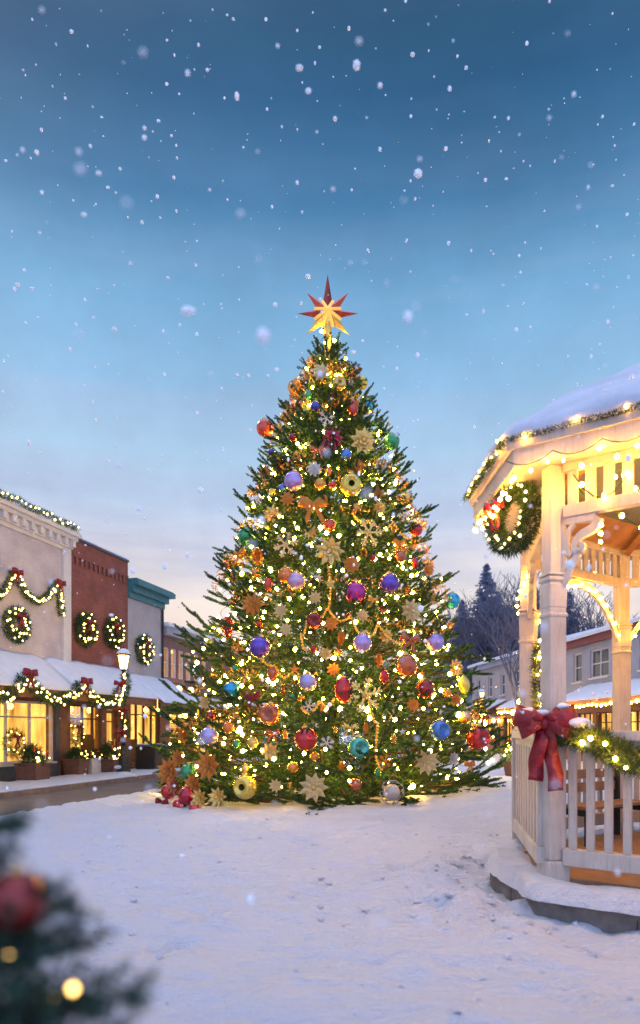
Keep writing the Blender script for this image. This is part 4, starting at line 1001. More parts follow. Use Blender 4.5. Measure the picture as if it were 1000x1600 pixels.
# planters
def tuft(c, rx, rz, n, L, w):
    d = unit(RNG.normal(size=(n,3))); d[:,2] = np.abs(d[:,2])*1.0-.15
    r = RNG.uniform(.45,1,n)[:,None]; r *= 1+.18*np.sin(d[:,:1]*7+c[0])*np.cos(d[:,1:2]*6)
    base = np.array(c)+d*r*np.array([rx,rx,rz])
    return tri_needles(base, unit(d+RNG.normal(size=(n,3))*.7), L*RNG.uniform(.6,1.3,n), w)
def planter(label, px, s_, w, h, sh, flowers=0, bulbs=8, m='terracotta', long=1):
    t = wt(px, s_); c = F(t,s_,.11); root = thing('planter', label, 'planter', c, 'planters outside the shops')
    W = w*long
    mb = MB(); mb.hexa([F(t-W*.44,s_-w*.44,.10),F(t+W*.44,s_-w*.44,.10),F(t+W*.44,s_+w*.44,.10),F(t-W*.44,s_+w*.44,.10),F(t-W*.5,s_-w*.5,.1+h),F(t+W*.5,s_-w*.5,.1+h),F(t+W*.5,s_+w*.5,.1+h),F(t-W*.5,s_+w*.5,.1+h)])
    mb.fbox(F,t-W*.53,t+W*.53,s_-w*.53,s_+w*.53,.1+h+.002,.1+h+.06); mb.build('box', M[m], root, bevel=.015)
    T = [tuft(tuple(F(t+dx*W*.4,s_,.1+h+.05)), w*.55, sh, int(700*sh/.5), .13, .028) for dx in ((0,) if long == 1 else (-.8,0,.8))]
    T += [tuft(tuple(F(t+random.uniform(-.3,.3)*W,s_+random.uniform(-.2,.2)*w,.1+h+sh*.5)), w*.28, sh*.75, 260, .12, .026) for _ in range(3)]
    np_mesh('shrub', np.concatenate(T), M['garland'], root)
    pts = [F(t+random.uniform(-.45,.45)*W, s_+w*.45, .1+h+random.uniform(.1,.8)*sh) for _ in range(bulbs)]
    add_bulbs(root, pts, .028, 'bulb_small')
    for k in range(flowers):
        p = F(t+(k/max(1,flowers-1)-.5)*W*.8, s_+w*.3, .1+h+sh*random.uniform(.55,.95)); f = MB()
        for j in range(6):
            a = j*PI/3; f.add([p,p+U*math.cos(a+.4)*.05+V((0,0,math.sin(a+.4)*.05))+NN*.03,p+U*math.cos(a)*.12+V((0,0,math.sin(a)*.12))+NN*.04,p+U*math.cos(a-.4)*.05+V((0,0,math.sin(a-.4)*.05))+NN*.03],[(0,1,2,3)])
        f.build('flower', BA['red'], root, recalc=False)
planter('large brown planter with a dark shrub below the cream shop window', 52, .85, .72, .5, .55, 3, 8)
planter('small brown planter with a low shrub beside the brick shop pier', 119, .5, .62, .52, .38, 0, 5)
planter('long cream planter with red flowers below the brick shop window', 146, .36, .5, .5, .3, 5, 5, 'white_trim', 1.9)
planter('brown planter with a rounded lit shrub beside the street lamp', 172, .75, .68, .45, .6, 1, 10)

# street lamps
def street_lamp(label, base, H, garlanded, glow='lanternlight', bows=3, group='street lamps', sc=1):
    base = V(base); root = thing('street_lamp', label, 'street lamp', base, group)
    mb = MB(); b = base
    mb.lathe([(.23*sc,0),(.23*sc,.34*sc),(.17*sc,.38*sc),(.17*sc,.62*sc),(.12*sc,.68*sc),(.10*sc,.95*sc),(.075*sc,1.0*sc)],8,b); mb.build('base', M['black'], root)
    mb = MB(); mb.lathe([(.075*sc,.98*sc),(.06*sc,H*.5),(.05*sc,H-.78*sc),(.09*sc,H-.76*sc),(.09*sc,H-.72*sc)],10,b); mb.build('pole', M['black'], root, smooth=True)
    l = MB(); l.lathe([(.11*sc,H-.70*sc),(.19*sc,H-.26*sc)],4,b,rot=.6); ln = l.build('lantern', M[glow], root)
    fr = MB()
    for k in range(4):
        a = .6+k*PI/2; fr.tube([b+V((.115*sc*math.cos(a),.115*sc*math.sin(a),H-.71*sc)),b+V((.197*sc*math.cos(a),.197*sc*math.sin(a),H-.25*sc))],.013*sc,5)
    fr.lathe([(.125*sc,H-.74*sc),(.125*sc,H-.702*sc)],4,b,rot=.6); fr.build('frame', M['black'], ln)
    cp = MB(); cp.lathe([(.25*sc,H-.258*sc),(.24*sc,H-.22*sc),(.10*sc,H-.08*sc),(.05*sc,H-.06*sc),(.03*sc,H),(.001,H+.04*sc)],8,b,rot=.6); cpo = cp.build('cap', M['black'], root)
    sn = MB(); sn.lathe([(.235*sc,H-.215*sc),(.22*sc,H-.16*sc),(.12*sc,H-.055*sc),(.05*sc,H-.03*sc)],10,b); sn.build('cap_snow', M['roofsnow'], cpo, smooth=True)
    if garlanded:
        z0, z1 = garlanded
        path = [b+V((.09*math.cos(z*4.2),.09*math.sin(z*4.2),z)) for z in np.linspace(z0,z1,40)]
        garland('thick lit garland with red bows wound round '+garl_name[label], path, .15, 900, .13, .022, 42, .03,
                [b+V((-.05,-.05,z1-.35)),b+V((.03,-.05,z0+(z1-z0)*.42)),b+V((0,-.05,z0+.12))][:bows], (1,0,0), (0,-1,0), .34)
    return root
garl_name = {}
la = F(wt(193,2.1),2.1,.12); Hl = CZ-(1012-HOR)/FPX*la.y-.12
lab = 'black cast iron street lamp with glowing lantern on the pavement before the shops'; garl_name[lab] = 'the street lamp before the shops'
zg1 = CZ-(1052-HOR)/FPX*la.y-.12; zg0 = CZ-(1150-HOR)/FPX*la.y-.12
street_lamp(lab, la, Hl, (zg0,zg1))
sn = MB(); sn.ball(la+V((.1,-.25,.02)),.34,14,8,(1.3,.8,.42)); sn.ball(la+V((-.12,-.2,.30)),.13,10,6,(1,.8,.5)); tag(sn.build('snow_heap', M['snow'], smooth=True), 'snow heaped against the foot of the street lamp', kind='stuff')
# litter bins and a dark café table near the lamp
def bin_(label, px, s_, w, h):
    t = wt(px,s_); root = thing('litter_bin', label, 'bin', F(t,s_,.1), 'bins outside the grey shop')
    mb = MB(); mb.fbox(F,t-w/2,t+w/2,s_-w/2,s_+w/2,.1,.1+h); mb.build('body', M['black'], root, bevel=.03)
    mb = MB(); mb.fbox(F,t-w*.54,t+w*.54,s_-w*.54,s_+w*.54,.1+h+.003,.1+h+.07); l = mb.build('lid', M['slate'], root, bevel=.02)
    mb = MB(); mb.fbox(F,t-w*.45,t+w*.45,s_-w*.45,s_+w*.45,.1+h+.073,.1+h+.12); mb.build('snow', M['roofsnow'], l, bevel=.03)
bin_('larger black litter bin in front of the grey shop doors', 235, 1.3, .8, .9)
bin_('narrow black litter bin in front of the grey shop post', 250, 1.2, .55, .85)

# ------------------------------------------------------------------ gazebo
P1 = V((2.11,6.37,0)); SD = 1.9
def ang(d): return V((math.cos(math.radians(d)), math.sin(math.radians(d)), 0))
GV = [P1+(-ang(125))*SD, P1]                      # vertices: 0 = near right, 1 = near left post, 2 = far left ...
for k, a in enumerate((80,35,-10,-55,-100,-145)): GV.append(GV[-1]+ang(a)*SD)
GV = GV[:8]
GC = sum(GV, V((0,0,0)))/8
GV[0] = P1+ang(-38)*1.9
ZF, ZB0, ZB1 = .28, 3.50, 3.98          # deck, frieze bottom and top
ZE = 4.10
def eave_poly(k=1.0):
    out = [GC+(v-GC)*1.17 for v in GV]
    out[1] = V((1.722,6.284,0)); out[0] = out[1]+ang(-37)*2.4; out[2] = V((1.70,7.80,0)); out.insert(3, V((2.85,9.35,0)))
    return [GC+(v-GC)*k for v in out]
def gazebo():
    root = thing('gazebo', 'cream painted octagonal gazebo with snowy roof and string lights at the right', 'gazebo', (GC.x,GC.y,0))
    base = [GC+(v-GC)*1.13 for v in GV]; base[1] = V((1.86,6.02,0)); base[2] = V((1.77,7.35,0)); base[0] = base[1]+ang(-37)*2.4; base.insert(3, V((2.6,8.95,0)))
    mb = MB(); mb.slab([(p.x,p.y) for p in base], -.3, .22); pl = mb.build('plinth', M['stone'], root, bevel=.025)
    j = MB()      # joints between the plinth stones, as dark slots
    for a,b in zip(base, base[1:]+base[:1]):
        d = (b-a); n = max(1,int(d.length/.62)); o = V((d.y,-d.x,0)).normalized(); o = o if o.dot(a-GC) > 0 else -o
        for k in range(1,n):
            p = a+d*(k/n); u = d.normalized(); j.hexa([p-u*.006-o*.03+V((0,0,-.2)),p+u*.006-o*.03+V((0,0,-.2)),p+u*.006+o*.003+V((0,0,-.2)),p-u*.006+o*.003+V((0,0,-.2)),p-u*.006-o*.03+V((0,0,.11)),p+u*.006-o*.03+V((0,0,.11)),p+u*.006+o*.003+V((0,0,.11)),p-u*.006+o*.003+V((0,0,.11))])
    j.build('joints', M['hole'], pl)
    # snow lying on the ledge of the plinth, ragged at both edges
    vs, fs = [], []; N = 0
    nb = len(base); inner = [GC+(v-GC)*.965 for v in GV]; inner.insert(3, inner[2].lerp(inner[3],.15))
    R_ = 40; K = 9
    for i in range(nb):
        a,b = base[i],base[(i+1)%nb]; c,d = inner[i],inner[(i+1)%nb]
        for r in range(R_):
            f = r/R_
            o_, i_ = a.lerp(b,f), c.lerp(d,f)
            o_ = GC+(o_-GC)*(1.022+.012*fb(o_.x*3,o_.y*3,1.7,3)); 
            bare = .18+.22*max(0,fb(o_.x,o_.y,1.1,3)+.25)
            for k in range(K):
                g = k/(K-1); p = o_.lerp(i_, g*(1-bare))
                th = .075*min(1,g*6+.02)*min(1,(1-g)*4+.02)*(1+.5*fb(p.x,p.y,3.2,3))
                vs.append(V((p.x,p.y,.222+max(.004,th)-(.07 if k == 0 else 0))))
    tot = nb*R_
    for i in range(tot):
        for k in range(K-1): fs.append((i*K+k,((i+1)%tot)*K+k,((i+1)%tot)*K+k+1,i*K+k+1))
    mb = MB(); mb.add(vs,fs); mb.build('plinth_snow', M['snow'], pl, smooth=True)
    mb = MB(); mb.slab([((GC+(v-GC)*.985).x,(GC+(v-GC)*.985).y) for v in GV], .222, ZF); mb.build('deck', M['deck'], root)
    # posts
    for i,v in enumerate(GV):
        o = (v-GC).normalized(); tdir = V((-o.y,o.x,0))
        def Q(t,s,z,v=v,o=o,tdir=tdir): return v+tdir*t+o*s+V((0,0,z))
        mb = MB(); w = .084
        mb.fbox(Q,-w,w,-w,w,ZF+.16,2.95)
        mb.fbox(Q,-w*.9,w*.9,-w*.9,w*.9,2.951,ZB1)
        c = mb.build('post', M['paint'], root, bevel=.012)
        mb = MB(); mb.fbox(Q,-w*1.3,w*1.3,-w*1.3,w*1.3,.224,ZF+.158); mb.build('foot', M['paint'], c, bevel=.02)
        mb = MB()
        for z0,z1,k in ((2.62,2.66,1.12),(2.70,2.92,1.05),(2.94,2.985,1.15),(2.99,3.015,1.22)): mb.fbox(Q,-w*k,w*k,-w*k,w*k,z0,z1)
        mb.build('capital', M['paint'], c, bevel=.012)
    # railings, friezes and brackets between the posts
    for i in range(8):
        if i == 6: continue      # the way in, on the far side
        a, b = GV[i], GV[(i+1)%8]; u = (b-a).normalized(); o = V((u.y,-u.x,0)); o = o if o.dot((a+b)/2-GC) > 0 else -o
        L = (b-a).length
        off = .10 if i == 1 else .0
        def E(t,s,z,a=a,u=u,o=o,off=off): return a+u*t+o*(s+off)+V((0,0,z))
        ext = .16 if i == 1 else -.10
        t0, t1 = (-.04 if i == 1 else .11), L+ext
        mb = MB(); mb.fbox(E,t0,t1,-.075,.075,1.515,1.60); mb.fbox(E,t0,t1,-.035,.035,1.44,1.52)
        r = mb.build('railing', M['paint'], root, bevel=.008)
        mb = MB(); mb.fbox(E,t0,t1,-.055,.055,ZF+.12,ZF+.27); mb.build('bottom_rail', M['paint'], r, bevel=.008)
        n = 9 if i == 1 else 11; me = None
        for k in range(n):
            t = t0+(t1-t0)*(k+.5)/n
            if me is None:
                q = MB(); bw, bt_ = (.062,.034) if i == 1 else (.034,.016); q.box(-bw,bw,-bt_,bt_,0,1.44-(ZF+.27)); bo = q.build('baluster', M['paint'], r, local=True, bevel=.005); me = bo.data
            else:
                bo = bpy.data.objects.new('baluster', me); C.objects.link(bo); bo.parent = r
            bo.location = E(t,0,ZF+.271)-V((GC.x,GC.y,0)); bo.rotation_euler = (0,0,math.atan2(u.y,u.x))
        if i == 1:
            mb = MB(); mb.fbox(E,L+ext+.002,L+ext+.09,-.07,.07,.224,1.62); mb.build('newel', M['paint'], r, bevel=.01)
        mb = MB(); mb.fbox(E,.10,L-.10,-.04-off,.04-off,ZB1-.07,ZB1); mb.fbox(E,.10,L-.10,-.04-off,.04-off,ZB0,ZB0+.11); fz = mb.build('frieze', M['paint'], root, bevel=.006)
        q = MB(); q.box(-.043,.043,-.014,.014,0,ZB1-.07-ZB0-.112); sm = None
        n = 11
        for k in range(n):
            if sm is None: bo = q.build('slat', M['paint'], fz, local=True, bevel=.004); sm = bo.data
            else: bo = bpy.data.objects.new('slat', sm); C.objects.link(bo); bo.parent = fz
            bo.location = E(.10+(L-.2)*(k+.5)/n,-off,ZB0+.111)-V((GC.x,GC.y,0)); bo.rotation_euler = (0,0,math.atan2(u.y,u.x))
        for sd_ in (0,1):
            def B(t,s,z):
                if i in (0,1): t, z = .07+(t-.10)*.60, ZB0+(z-ZB0)*.74
                return E(t if not sd_ else L-t, s-off, z)
            if i == 0 or i == 1 : bracket(root, B, ZB0)
            else: arch(root, B, ZB0, L)
    # roof
    ep = eave_poly(); n = len(ep); APEX = V((GC.x,GC.y,5.62))
    mb = MB(); mb.slab([(p.x,p.y) for p in eave_poly(.985)], ZB1+.004, ZB1+.05); so_ = mb.build('soffit', M['paint'], root)
    fa = MB()
    for p,q in zip(ep, ep[1:]+ep[:1]):
        o = V(((q-p).y,-(q-p).x,0)).normalized(); o = o if o.dot((p+q)/2-GC) > 0 else -o
        i0, i1 = GC+(p-GC)*.988, GC+(q-GC)*.988
        fa.hexa([i0+V((0,0,ZE-.16)),i1+V((0,0,ZE-.16)),q+V((0,0,ZE-.16)),p+V((0,0,ZE-.16)),i0+V((0,0,ZE+.06)),i1+V((0,0,ZE+.06)),q+V((0,0,ZE+.06)),p+V((0,0,ZE+.06))])
        i0, i1 = GC+(p-GC)*1.0005, GC+(q-GC)*1.0005; p2, q2 = GC+(p-GC)*1.014, GC+(q-GC)*1.014
        fa.hexa([i0+V((0,0,ZE+.0)),i1+V((0,0,ZE+.0)),q2+V((0,0,ZE+.0)),p2+V((0,0,ZE+.0)),i0+V((0,0,ZE+.07)),i1+V((0,0,ZE+.07)),q2+V((0,0,ZE+.07)),p2+V((0,0,ZE+.07))])
    fa.build('fascia', M['paint'], root, bevel=.006)
    mb = MB(); vs = [p+V((0,0,ZE+.072)) for p in ep]+[APEX]; mb.add(vs,[(k,(k+1)%n,n) for k in range(n)]+[tuple(range(n-1,-1,-1))]); rf = mb.build('roof', M['slate'], root)
    # ceiling boards seen from within, with rafters
    mb = MB(); vs = [GC+(v-GC)*.97+V((0,0,ZB1-.005)) for v in GV]+[V((GC.x,GC.y,5.3))]; mb.add(vs,[(k,(k+1)%8,8) for k in range(8)]); ce = mb.build('ceiling', M['ceil'], root, recalc=False)
    so_.data.clear_geometry()
    sp = MB(); inn = [GC+(v-GC)*.97 for v in GV]; out = eave_poly(.986); inn.insert(3, inn[2].lerp(inn[3],.3))
    for k in range(n):
        sp.add([inn[k]+V((0,0,ZB1+.004)),inn[(k+1)%n]+V((0,0,ZB1+.004)),out[(k+1)%n]+V((0,0,ZE-.13)),out[k]+V((0,0,ZE-.13))],[(0,1,2,3)])
    so2 = sp.build('soffit_board', M['paint'], root, recalc=False); bpy.data.objects.remove(so_)
    for v in GV:
        p = GC+(v-GC)*.95+V((0,0,ZB1-.06)); q = V((GC.x,GC.y,5.2)); mb = MB(); mb.tube([p,p.lerp(q,.96)],.055,4); mb.build('rafter', M['ceil'], root)
    rg = MB(); rg.slab([((GC+(v-GC)*.6).x,(GC+(v-GC)*.6).y) for v in GV],4.29,4.36)
    # roof snow: thick, rounded lip at the eave
    R1, K1 = 16, 20; vs = []
    per = []
    for k in range(n):
        for r in range(R1): per.append(ep[k].lerp(ep[(k+1)%n], r/R1))
    # rounded corners
    per2 = []
    for i in range(len(per)):
        per2.append((per[i-1]+per[i]*2+per[(i+1)%len(per)])/4)
    prof = [(1.010,.074),(1.026,.09),(1.034,.13),(1.032,.18),(1.012,.25),(.98,.30),(.94,.345)]
    for i,p in enumerate(per2):
        d = p-GC
        col = []
        for f,h in prof: 
            q = GC+d*f; col.append(V((q.x,q.y,ZE+h+.05*fb(q.x*2,q.y*2,.9,3)*(1 if h > .15 else .4))))
        for k in range(1,K1+1):
            f = .94*(1-k/K1); z = ZE+.345+(APEX.z+.16-ZE-.345)*(1-(f/.94))**.92
            q = GC+d*f; col.append(V((q.x,q.y,z+.05*fb(q.x*1.3,q.y*1.3,1.2,4))))
        vs += col
    K = len(prof)+K1; tot = len(per2)
    fs = [(i*K+k,((i+1)%tot)*K+k,((i+1)%tot)*K+k+1,i*K+k+1) for i in range(tot) for k in range(K-1)]
    mb = MB(); mb.add(vs,fs); mb.build('roof_snow', M['greysnow'], rf, smooth=True)
    # benches inside
    for i in (2,3,4):
        a, b = GV[i], GV[i+1]; u = (b-a).normalized(); o = (GC-(a+b)/2).normalized(); L = (b-a).length
        def E(t,s,z): return a+u*t+o*s+V((0,0,z))
        lab = ('wooden bench inside the gazebo at its far left side','wooden bench inside the gazebo along its back','wooden bench inside the gazebo at its far right')[i-2]
        bt = thing('bench', lab, 'bench', E(L/2,.4,ZF), 'benches inside the gazebo')
        mb = MB()
        for k in range(3): mb.fbox(E,.3,L-.3,.2+k*.13,.31+k*.13,.70,.735)
        mb.build('seat', M['deck'], bt)
        mb = MB()
        for k in range(2): mb.fbox(E,.3,L-.3,.14,.165,.86+k*.16,.97+k*.16)
        mb.build('backrest', M['deck'], bt)
        for t in (.38,L-.38):
            mb = MB(); mb.fbox(E,t-.03,t+.03,.12,.199,ZF,1.14); mb.fbox(E,t-.03,t+.03,.50,.56,ZF,.698); mb.fbox(E,t-.03,t+.03,.2,.499,.62,.698); mb.build('leg', M['black'], bt)
def bracket(root, B, zt):
    """fretwork scroll bracket: a pierced board cut to a scroll"""
    mb = MB(); th = .026
    def band(c, w0, w1, close=False):
        n = len(c); L, R = [], []
        for i,(x,y) in enumerate(c):
            x0,y0 = c[max(0,i-1)]; x1,y1 = c[min(n-1,i+1)]; d = math.hypot(x1-x0,y1-y0) or 1; nx_,ny_ = -(y1-y0)/d,(x1-x0)/d; w = (w0+(w1-w0)*i/(n-1))*.5
            L.append((x+nx_*w,y+ny_*w)); R.append((x-nx_*w,y-ny_*w))
        for i in range(n-1):
            mb.hexa([B(*((L[i][0],-th,L[i][1]))),B(R[i][0],-th,R[i][1]),B(R[i+1][0],-th,R[i+1][1]),B(L[i+1][0],-th,L[i+1][1]),B(L[i][0],th,L[i][1]),B(R[i][0],th,R[i][1]),B(R[i+1][0],th,R[i+1][1]),B(L[i+1][0],th,L[i+1][1])])
    z = zt
    band([(.135,z-.005),(.135,z-.4),(.13,z-.78)], .07, .05)                      # upright against the post
    band([(.10,z-.04),(.35,z-.04),(.62,z-.05)], .075, .10)                       # along the frieze
    # main scroll: from the tip of the frieze back to the post, curling
    sp = [(.66,z-.06),(.60,z-.155),(.50,z-.20),(.40,z-.235),(.325,z-.30),(.31,z-.37),(.35,z-.42),(.41,z-.41),(.43,z-.36),(.39,z-.33)]
    c = []
    for i in range(len(sp)-1):
        for k in range(5):
            p0 = sp[max(0,i-1)]; p1 = sp[i]; p2 = sp[i+1]; p3 = sp[min(len(sp)-1,i+2)]; t = k/5
            c.append(tuple(.5*((2*p1[j])+(-p0[j]+p2[j])*t+(2*p0[j]-5*p1[j]+4*p2[j]-p3[j])*t*t+(-p0[j]+3*p1[j]-3*p2[j]+p3[j])*t**3) for j in (0,1)))
    band(c, .12, .06)
    sp = [(.36,z-.41),(.345,z-.47),(.30,z-.53),(.25,z-.59),(.20,z-.70),(.14,z-.80)]; band(sp, .10, .08)
    sp = [(.30,z-.08),(.22,z-.16),(.185,z-.28),(.20,z-.40),(.26,z-.46)]; band(sp, .05, .07)
    mb.build('bracket', M['paint'], root)
def arch(root, B, zt, L):
    mb = MB(); th = .022; n = 12
    pts = [(L*.5*(1-math.cos(a*.5*PI/ n))*1.0, 0) for a in range(n+1)]
    for i in range(n):
        f0, f1 = i/n, (i+1)/n
        g = lambda f: (.10+(L*.5-.10)*f, zt-.06-.62*(1-f)**2.2)
        (x0,z0),(x1,z1) = g(f0), g(f1)
        mb.hexa([B(x0,-th,z0-.05),B(x1,-th,z1-.05),B(x1,th,z1-.05),B(x0,th,z0-.05),B(x0,-th,z0+.05),B(x1,-th,z1+.05),B(x1,th,z1+.05),B(x0,th,z0+.05)])
    mb.build('arch_brace', M['paint'], root)
gazebo()
EP = eave_poly()
def string_lights(label, path, n, r, drop=0, mk='bulb_gaz', jit=.0, group='string lights on the gazebo'):
    root = thing('string_lights', label, 'string lights', path[0], group)
    mb = MB(); mb.tube(path, .006, 4, False); mb.build('wire', M['garland'], root)
    pts = sub(path, n, jit)
    if drop: pts = [p-V((0,0,random.choice((.02,drop*.5,drop)))) for p in pts]
    add_bulbs(root, pts, r, mk)
def out_(p, k, z): q = GC+(p-GC)*k; return V((q.x,q.y,z))
def fest(a, b, n, d):
    out = []
    for k in range(n): out += swag(V(a).lerp(V(b),k/n), V(a).lerp(V(b),(k+1)/n), d, 6)[(1 if k else 0):]
    return out
string_lights('string lights hanging under the right hand eave of the gazebo', fest(out_(EP[1],1.02,ZE-.10), out_(EP[0],1.02,ZE-.10), 6, .07), 17, .0175, .12)
string_lights('string lights hanging under the left eave of the gazebo by the wreath', fest(out_(EP[1],1.0,ZE-.2), out_(EP[2],1.0,ZE-.2), 5, .08), 16, .0175, .1)
u01 = (GV[0]-GV[1]).normalized(); o01 = V((u01.y,-u01.x,0)); o01 = o01 if o01.dot(GV[1]-GC) > 0 else -o01
string_lights('string lights looped behind the front frieze slats of the gazebo', fest(GV[1]+u01*.15-o01*.09+V((0,0,3.88)), GV[0]-u01*.15-o01*.09+V((0,0,3.88)), 4, .24), 16, .019)
string_lights('string lights looped over the front frieze slats of the gazebo', fest(GV[1]+u01*.2+o01*.06+V((0,0,3.86)), GV[0]-u01*.15+o01*.06+V((0,0,3.9)), 3, .26), 9, .0175)
for i, lab in ((2,'string lights on the arched brace at the back left of the gazebo'),(3,'string lights on the arched brace at the back of the gazebo'),(4,'string lights on the arched brace at the back right of the gazebo')):
    a, b = GV[i], GV[i+1]; c = (GC-(a+b)/2).normalized()*.06
    path = [a.lerp(b,.06+.88*k/16)+c+V((0,0,3.50-.06-.6*abs(1-2*k/16)**2.2)) for k in range(17)]
    string_lights(lab, path, 15, .019, .05)
string_lights('string lights wound down the back left post of the gazebo', [GV[2]+V((.13*math.cos(z*5),.13*math.sin(z*5),z)) for z in np.linspace(3.5,2.4,24)], 14, .0175)
string_lights('string lights hung from the tip of the front scroll bracket', [GV[1]+u01*.42+o01*.01+V((0,0,3.42)),GV[1]+u01*.42+o01*.02+V((0,0,3.2))], 3, .019)
# star-shaped chandelier cluster of bulbs under the ceiling
string_lights('string lights strung across under the gazebo ceiling', swag(GV[1]+V((.2,.1,3.95)), GV[4]+V((-.2,-.1,3.95)), .35)+swag(GV[4]+V((-.2,-.1,3.95)), GV[0]+V((.0,.3,3.95)), .35)[1:], 24, .021)
# thin greenery along the eaves
pts = [out_(EP[1],1.035,ZE+.085)]+[out_(EP[1].lerp(EP[2],k/12),1.03,ZE+.075) for k in range(1,13)]
garland('thin lit greenery along the left eave of the gazebo', pts, .020, 900, .045, .008, 9, .012, fwd=(-1,0,0), bmat='bulb_gaz')
pts = [out_(EP[1].lerp(EP[0],k/14),1.028,ZE+.085+.01*math.sin(k*2.2)) for k in range(15)]
garland('thin lit greenery along the right hand eave of the gazebo', pts, .014, 800, .035, .007, 6, .012, fwd=(0,-1,0), bmat='bulb_gaz')
# wreath hanging under the left eave
wc = at(801,809,6.9)
GW = wreath('lush wreath with red bow hanging under the left eave of the gazebo', wc, V((.42,-.907,0)), V((-.907,-.42,0)), .27, .105, 5200, .075, .011, 24, .014, .22, 'bulb_small', None, (-.55,.5))
mb = MB(); mb.tube([wc+V((0,0,.36)), V((wc.x+.1,wc.y,ZE-.12))], .005, 5); mb.build('cord', M['black'], GW)
# garland hanging down the back left post
pts = [GV[2]+V((.09+.02*math.sin(z*5),-.16,z)) for z in np.linspace(2.62,1.62,12)]
garland('lit garland hanging down the back left post of the gazebo', pts, .085, 2200, .075, .009, 10, .016, bmat='bulb_gaz', fwd=(-.2,-1,0))
# the big garland on the front rail
def rail_garland():
    p0 = GV[1]+u01*.05+o01*.13; z = 1.62
    L = 1.75; path = []
    for k in range(25):
        f = k/24; path.append(p0+u01*(L*f)+o01*.02+V((0,0,1.60-.23*math.sin(PI*min(1,f*1.02)*.86)**1.0+.05*math.sin(f*11))))
    root = thing('garland', 'thick fir garland with warm lights and snow draped on the front rail of the gazebo', 'garland', path[0])
    np_mesh('greenery', bristle(path, .135, 9500, .075, .0085), M['garland'], root)
    fv = o01
    add_bulbs(root, [p+fv*.12+V((0,0,random.uniform(-.09,.09))) for p in sub(path[3:], 15, .03)], .018, 'bulb_gaz', .35)
    for p in (path[2],path[3],path[11],path[12],path[13],path[17],path[21]):
        sn = MB(); r = random.uniform(.05,.08); q = p+V((random.uniform(-.03,.03),0,.085)); sn.ball(q, r, 12, 8, (1.35,1.1,.6)); sn.ball(q+u01*r*.9+V((0,0,-.015)), r*.7, 10, 7, (1.2,1,.6))
        for i_,v_ in enumerate(sn.v): sn.v[i_] = v_+V((1,1,1))*.015*mn.noise(v_*14)
        sn.build('snow_clump', M['roofsnow'], root, smooth=True)
    mb = MB(); b = path[23]+V((0,0,-.17)); mb.lathe([(.004,.06),(.02,.05),(.03,.0),(.022,-.05),(.004,-.08)],10,b); mb.build('large_unlit_bulb', M['slate'], root, smooth=True)
rail_garland()
def rail_bow():
    c = GV[1]+o01*.21+V((-.0,-.02,1.67)); right = V((.93,-.37,0)); fwd = V((-.37,-.93,0))
    root = thing('ribbon_bow', 'large red satin ribbon bow dusted with snow on the corner of the gazebo rail', 'bow', c)
    make_bow(root, c, right, fwd, .44, 1.34, tailw=.30)
    for dx,dz,r in ((-.16,.10,.055),(-.03,.09,.05),(.15,.145,.04),(.05,.04,.035),(.27,.0,.075)):
        q = c+right*dx+V((0,0,dz))+fwd*.03; s = MB(); s.ball(q, r, 12, 8, (1.4,1.1,.6))
        for i_,v_ in enumerate(s.v): s.v[i_] = v_+V((1,1,1))*.014*mn.noise(v_*16)
        s.build('snow_clump', M['roofsnow'], root, smooth=True)
rail_bow()

# ------------------------------------------------------------------ right-hand street behind the gazebo
B0 = V((13.5,32,0)); UR = V((-.086,.996,0)).normalized(); NR = V((-.996,-.086,0)).normalized()
def FR(t, s, z): return B0+UR*t+NR*s+V((0,0,z))
def rt(px, s=0):
    r = (px-500)/FPX; return (r*(B0.y+s*NR.y)-B0.x-s*NR.x)/(UR.x-r*UR.y)
def rz(px, py, s=0): return CZ-(py-HOR)/FPX*FR(rt(px,s),s,0).y
def right_shop(name, label, t0, t1, H, wall_m, trim_m, wins, ops, awn, mat_lit='lit'):
    root = thing(name, label, 'building', FR((t0+t1)/2,-3,0), 'buildings along the far right street')
    mb = MB(); walls(mb, FR, t0, t1, 2.9, H, -.3, 0, wins); mb.build('wall', M[wall_m], root)
    mb = MB(); walls(mb, FR, t0, t1, 0, 2.898, -.3, -.005, ops); mb.build('shopfront', M['wood'], root)
    mb = MB(); mb.fbox(FR,t0,t1,-9,-3.2,0,H); mb.fbox(FR,t0,t1,-3.199,-.5,3.0,H-.05); mb.build('body', M[wall_m], root)
    mb = MB(); mb.fbox(FR,t0,t1,-.1,.22,H-.28,H+.06); mb.build('eave', M[trim_m], root)
    G = lambda a,b,z: FR(b,a,z)
    mb = MB(); mb.prism(G,[(.3,H+.064),(-4.6,H+1.3),(-9.3,H+.064)],t0-.05,t1+.05); rf = mb.build('roof', M['slate'], root)
    mb = MB(); mb.prism(G,[(.36,H+.05),(.38,H+.2),(.3,H+.27),(-4.6,H+1.52),(-9.4,H+.2),(-9.3,H+.075),(-4.6,H+1.31),(.3,H+.075)],t0-.1,t1+.1); mb.build('roof_snow', M['roofsnow'], rf)
    for w in wins:
        n = max(1,round((w[1]-w[0])/.8)); window(root, FR, *w, 0, M['white_trim'], M['darkpane'], [w[0]+(w[1]-w[0])*k/n for k in range(1,n)], [(w[2]+w[3])/2], .07, inset=-.12)
    for o in ops: window(root, FR, *o, 0, M['darkwood'], M['pane'], [o[0]+(o[1]-o[0])*k/3 for k in (1,2)], [o[3]-.5], .07, inset=-.2, sill=False)
    interior(root, FR, t0+.2, t1-.2, .02, 2.85, 2.7, mat_lit, goods=10)
    for a in awn: awning(root, FR, *a)
    return root
tA, tB, tC = rt(1120), rt(884), rt(738)
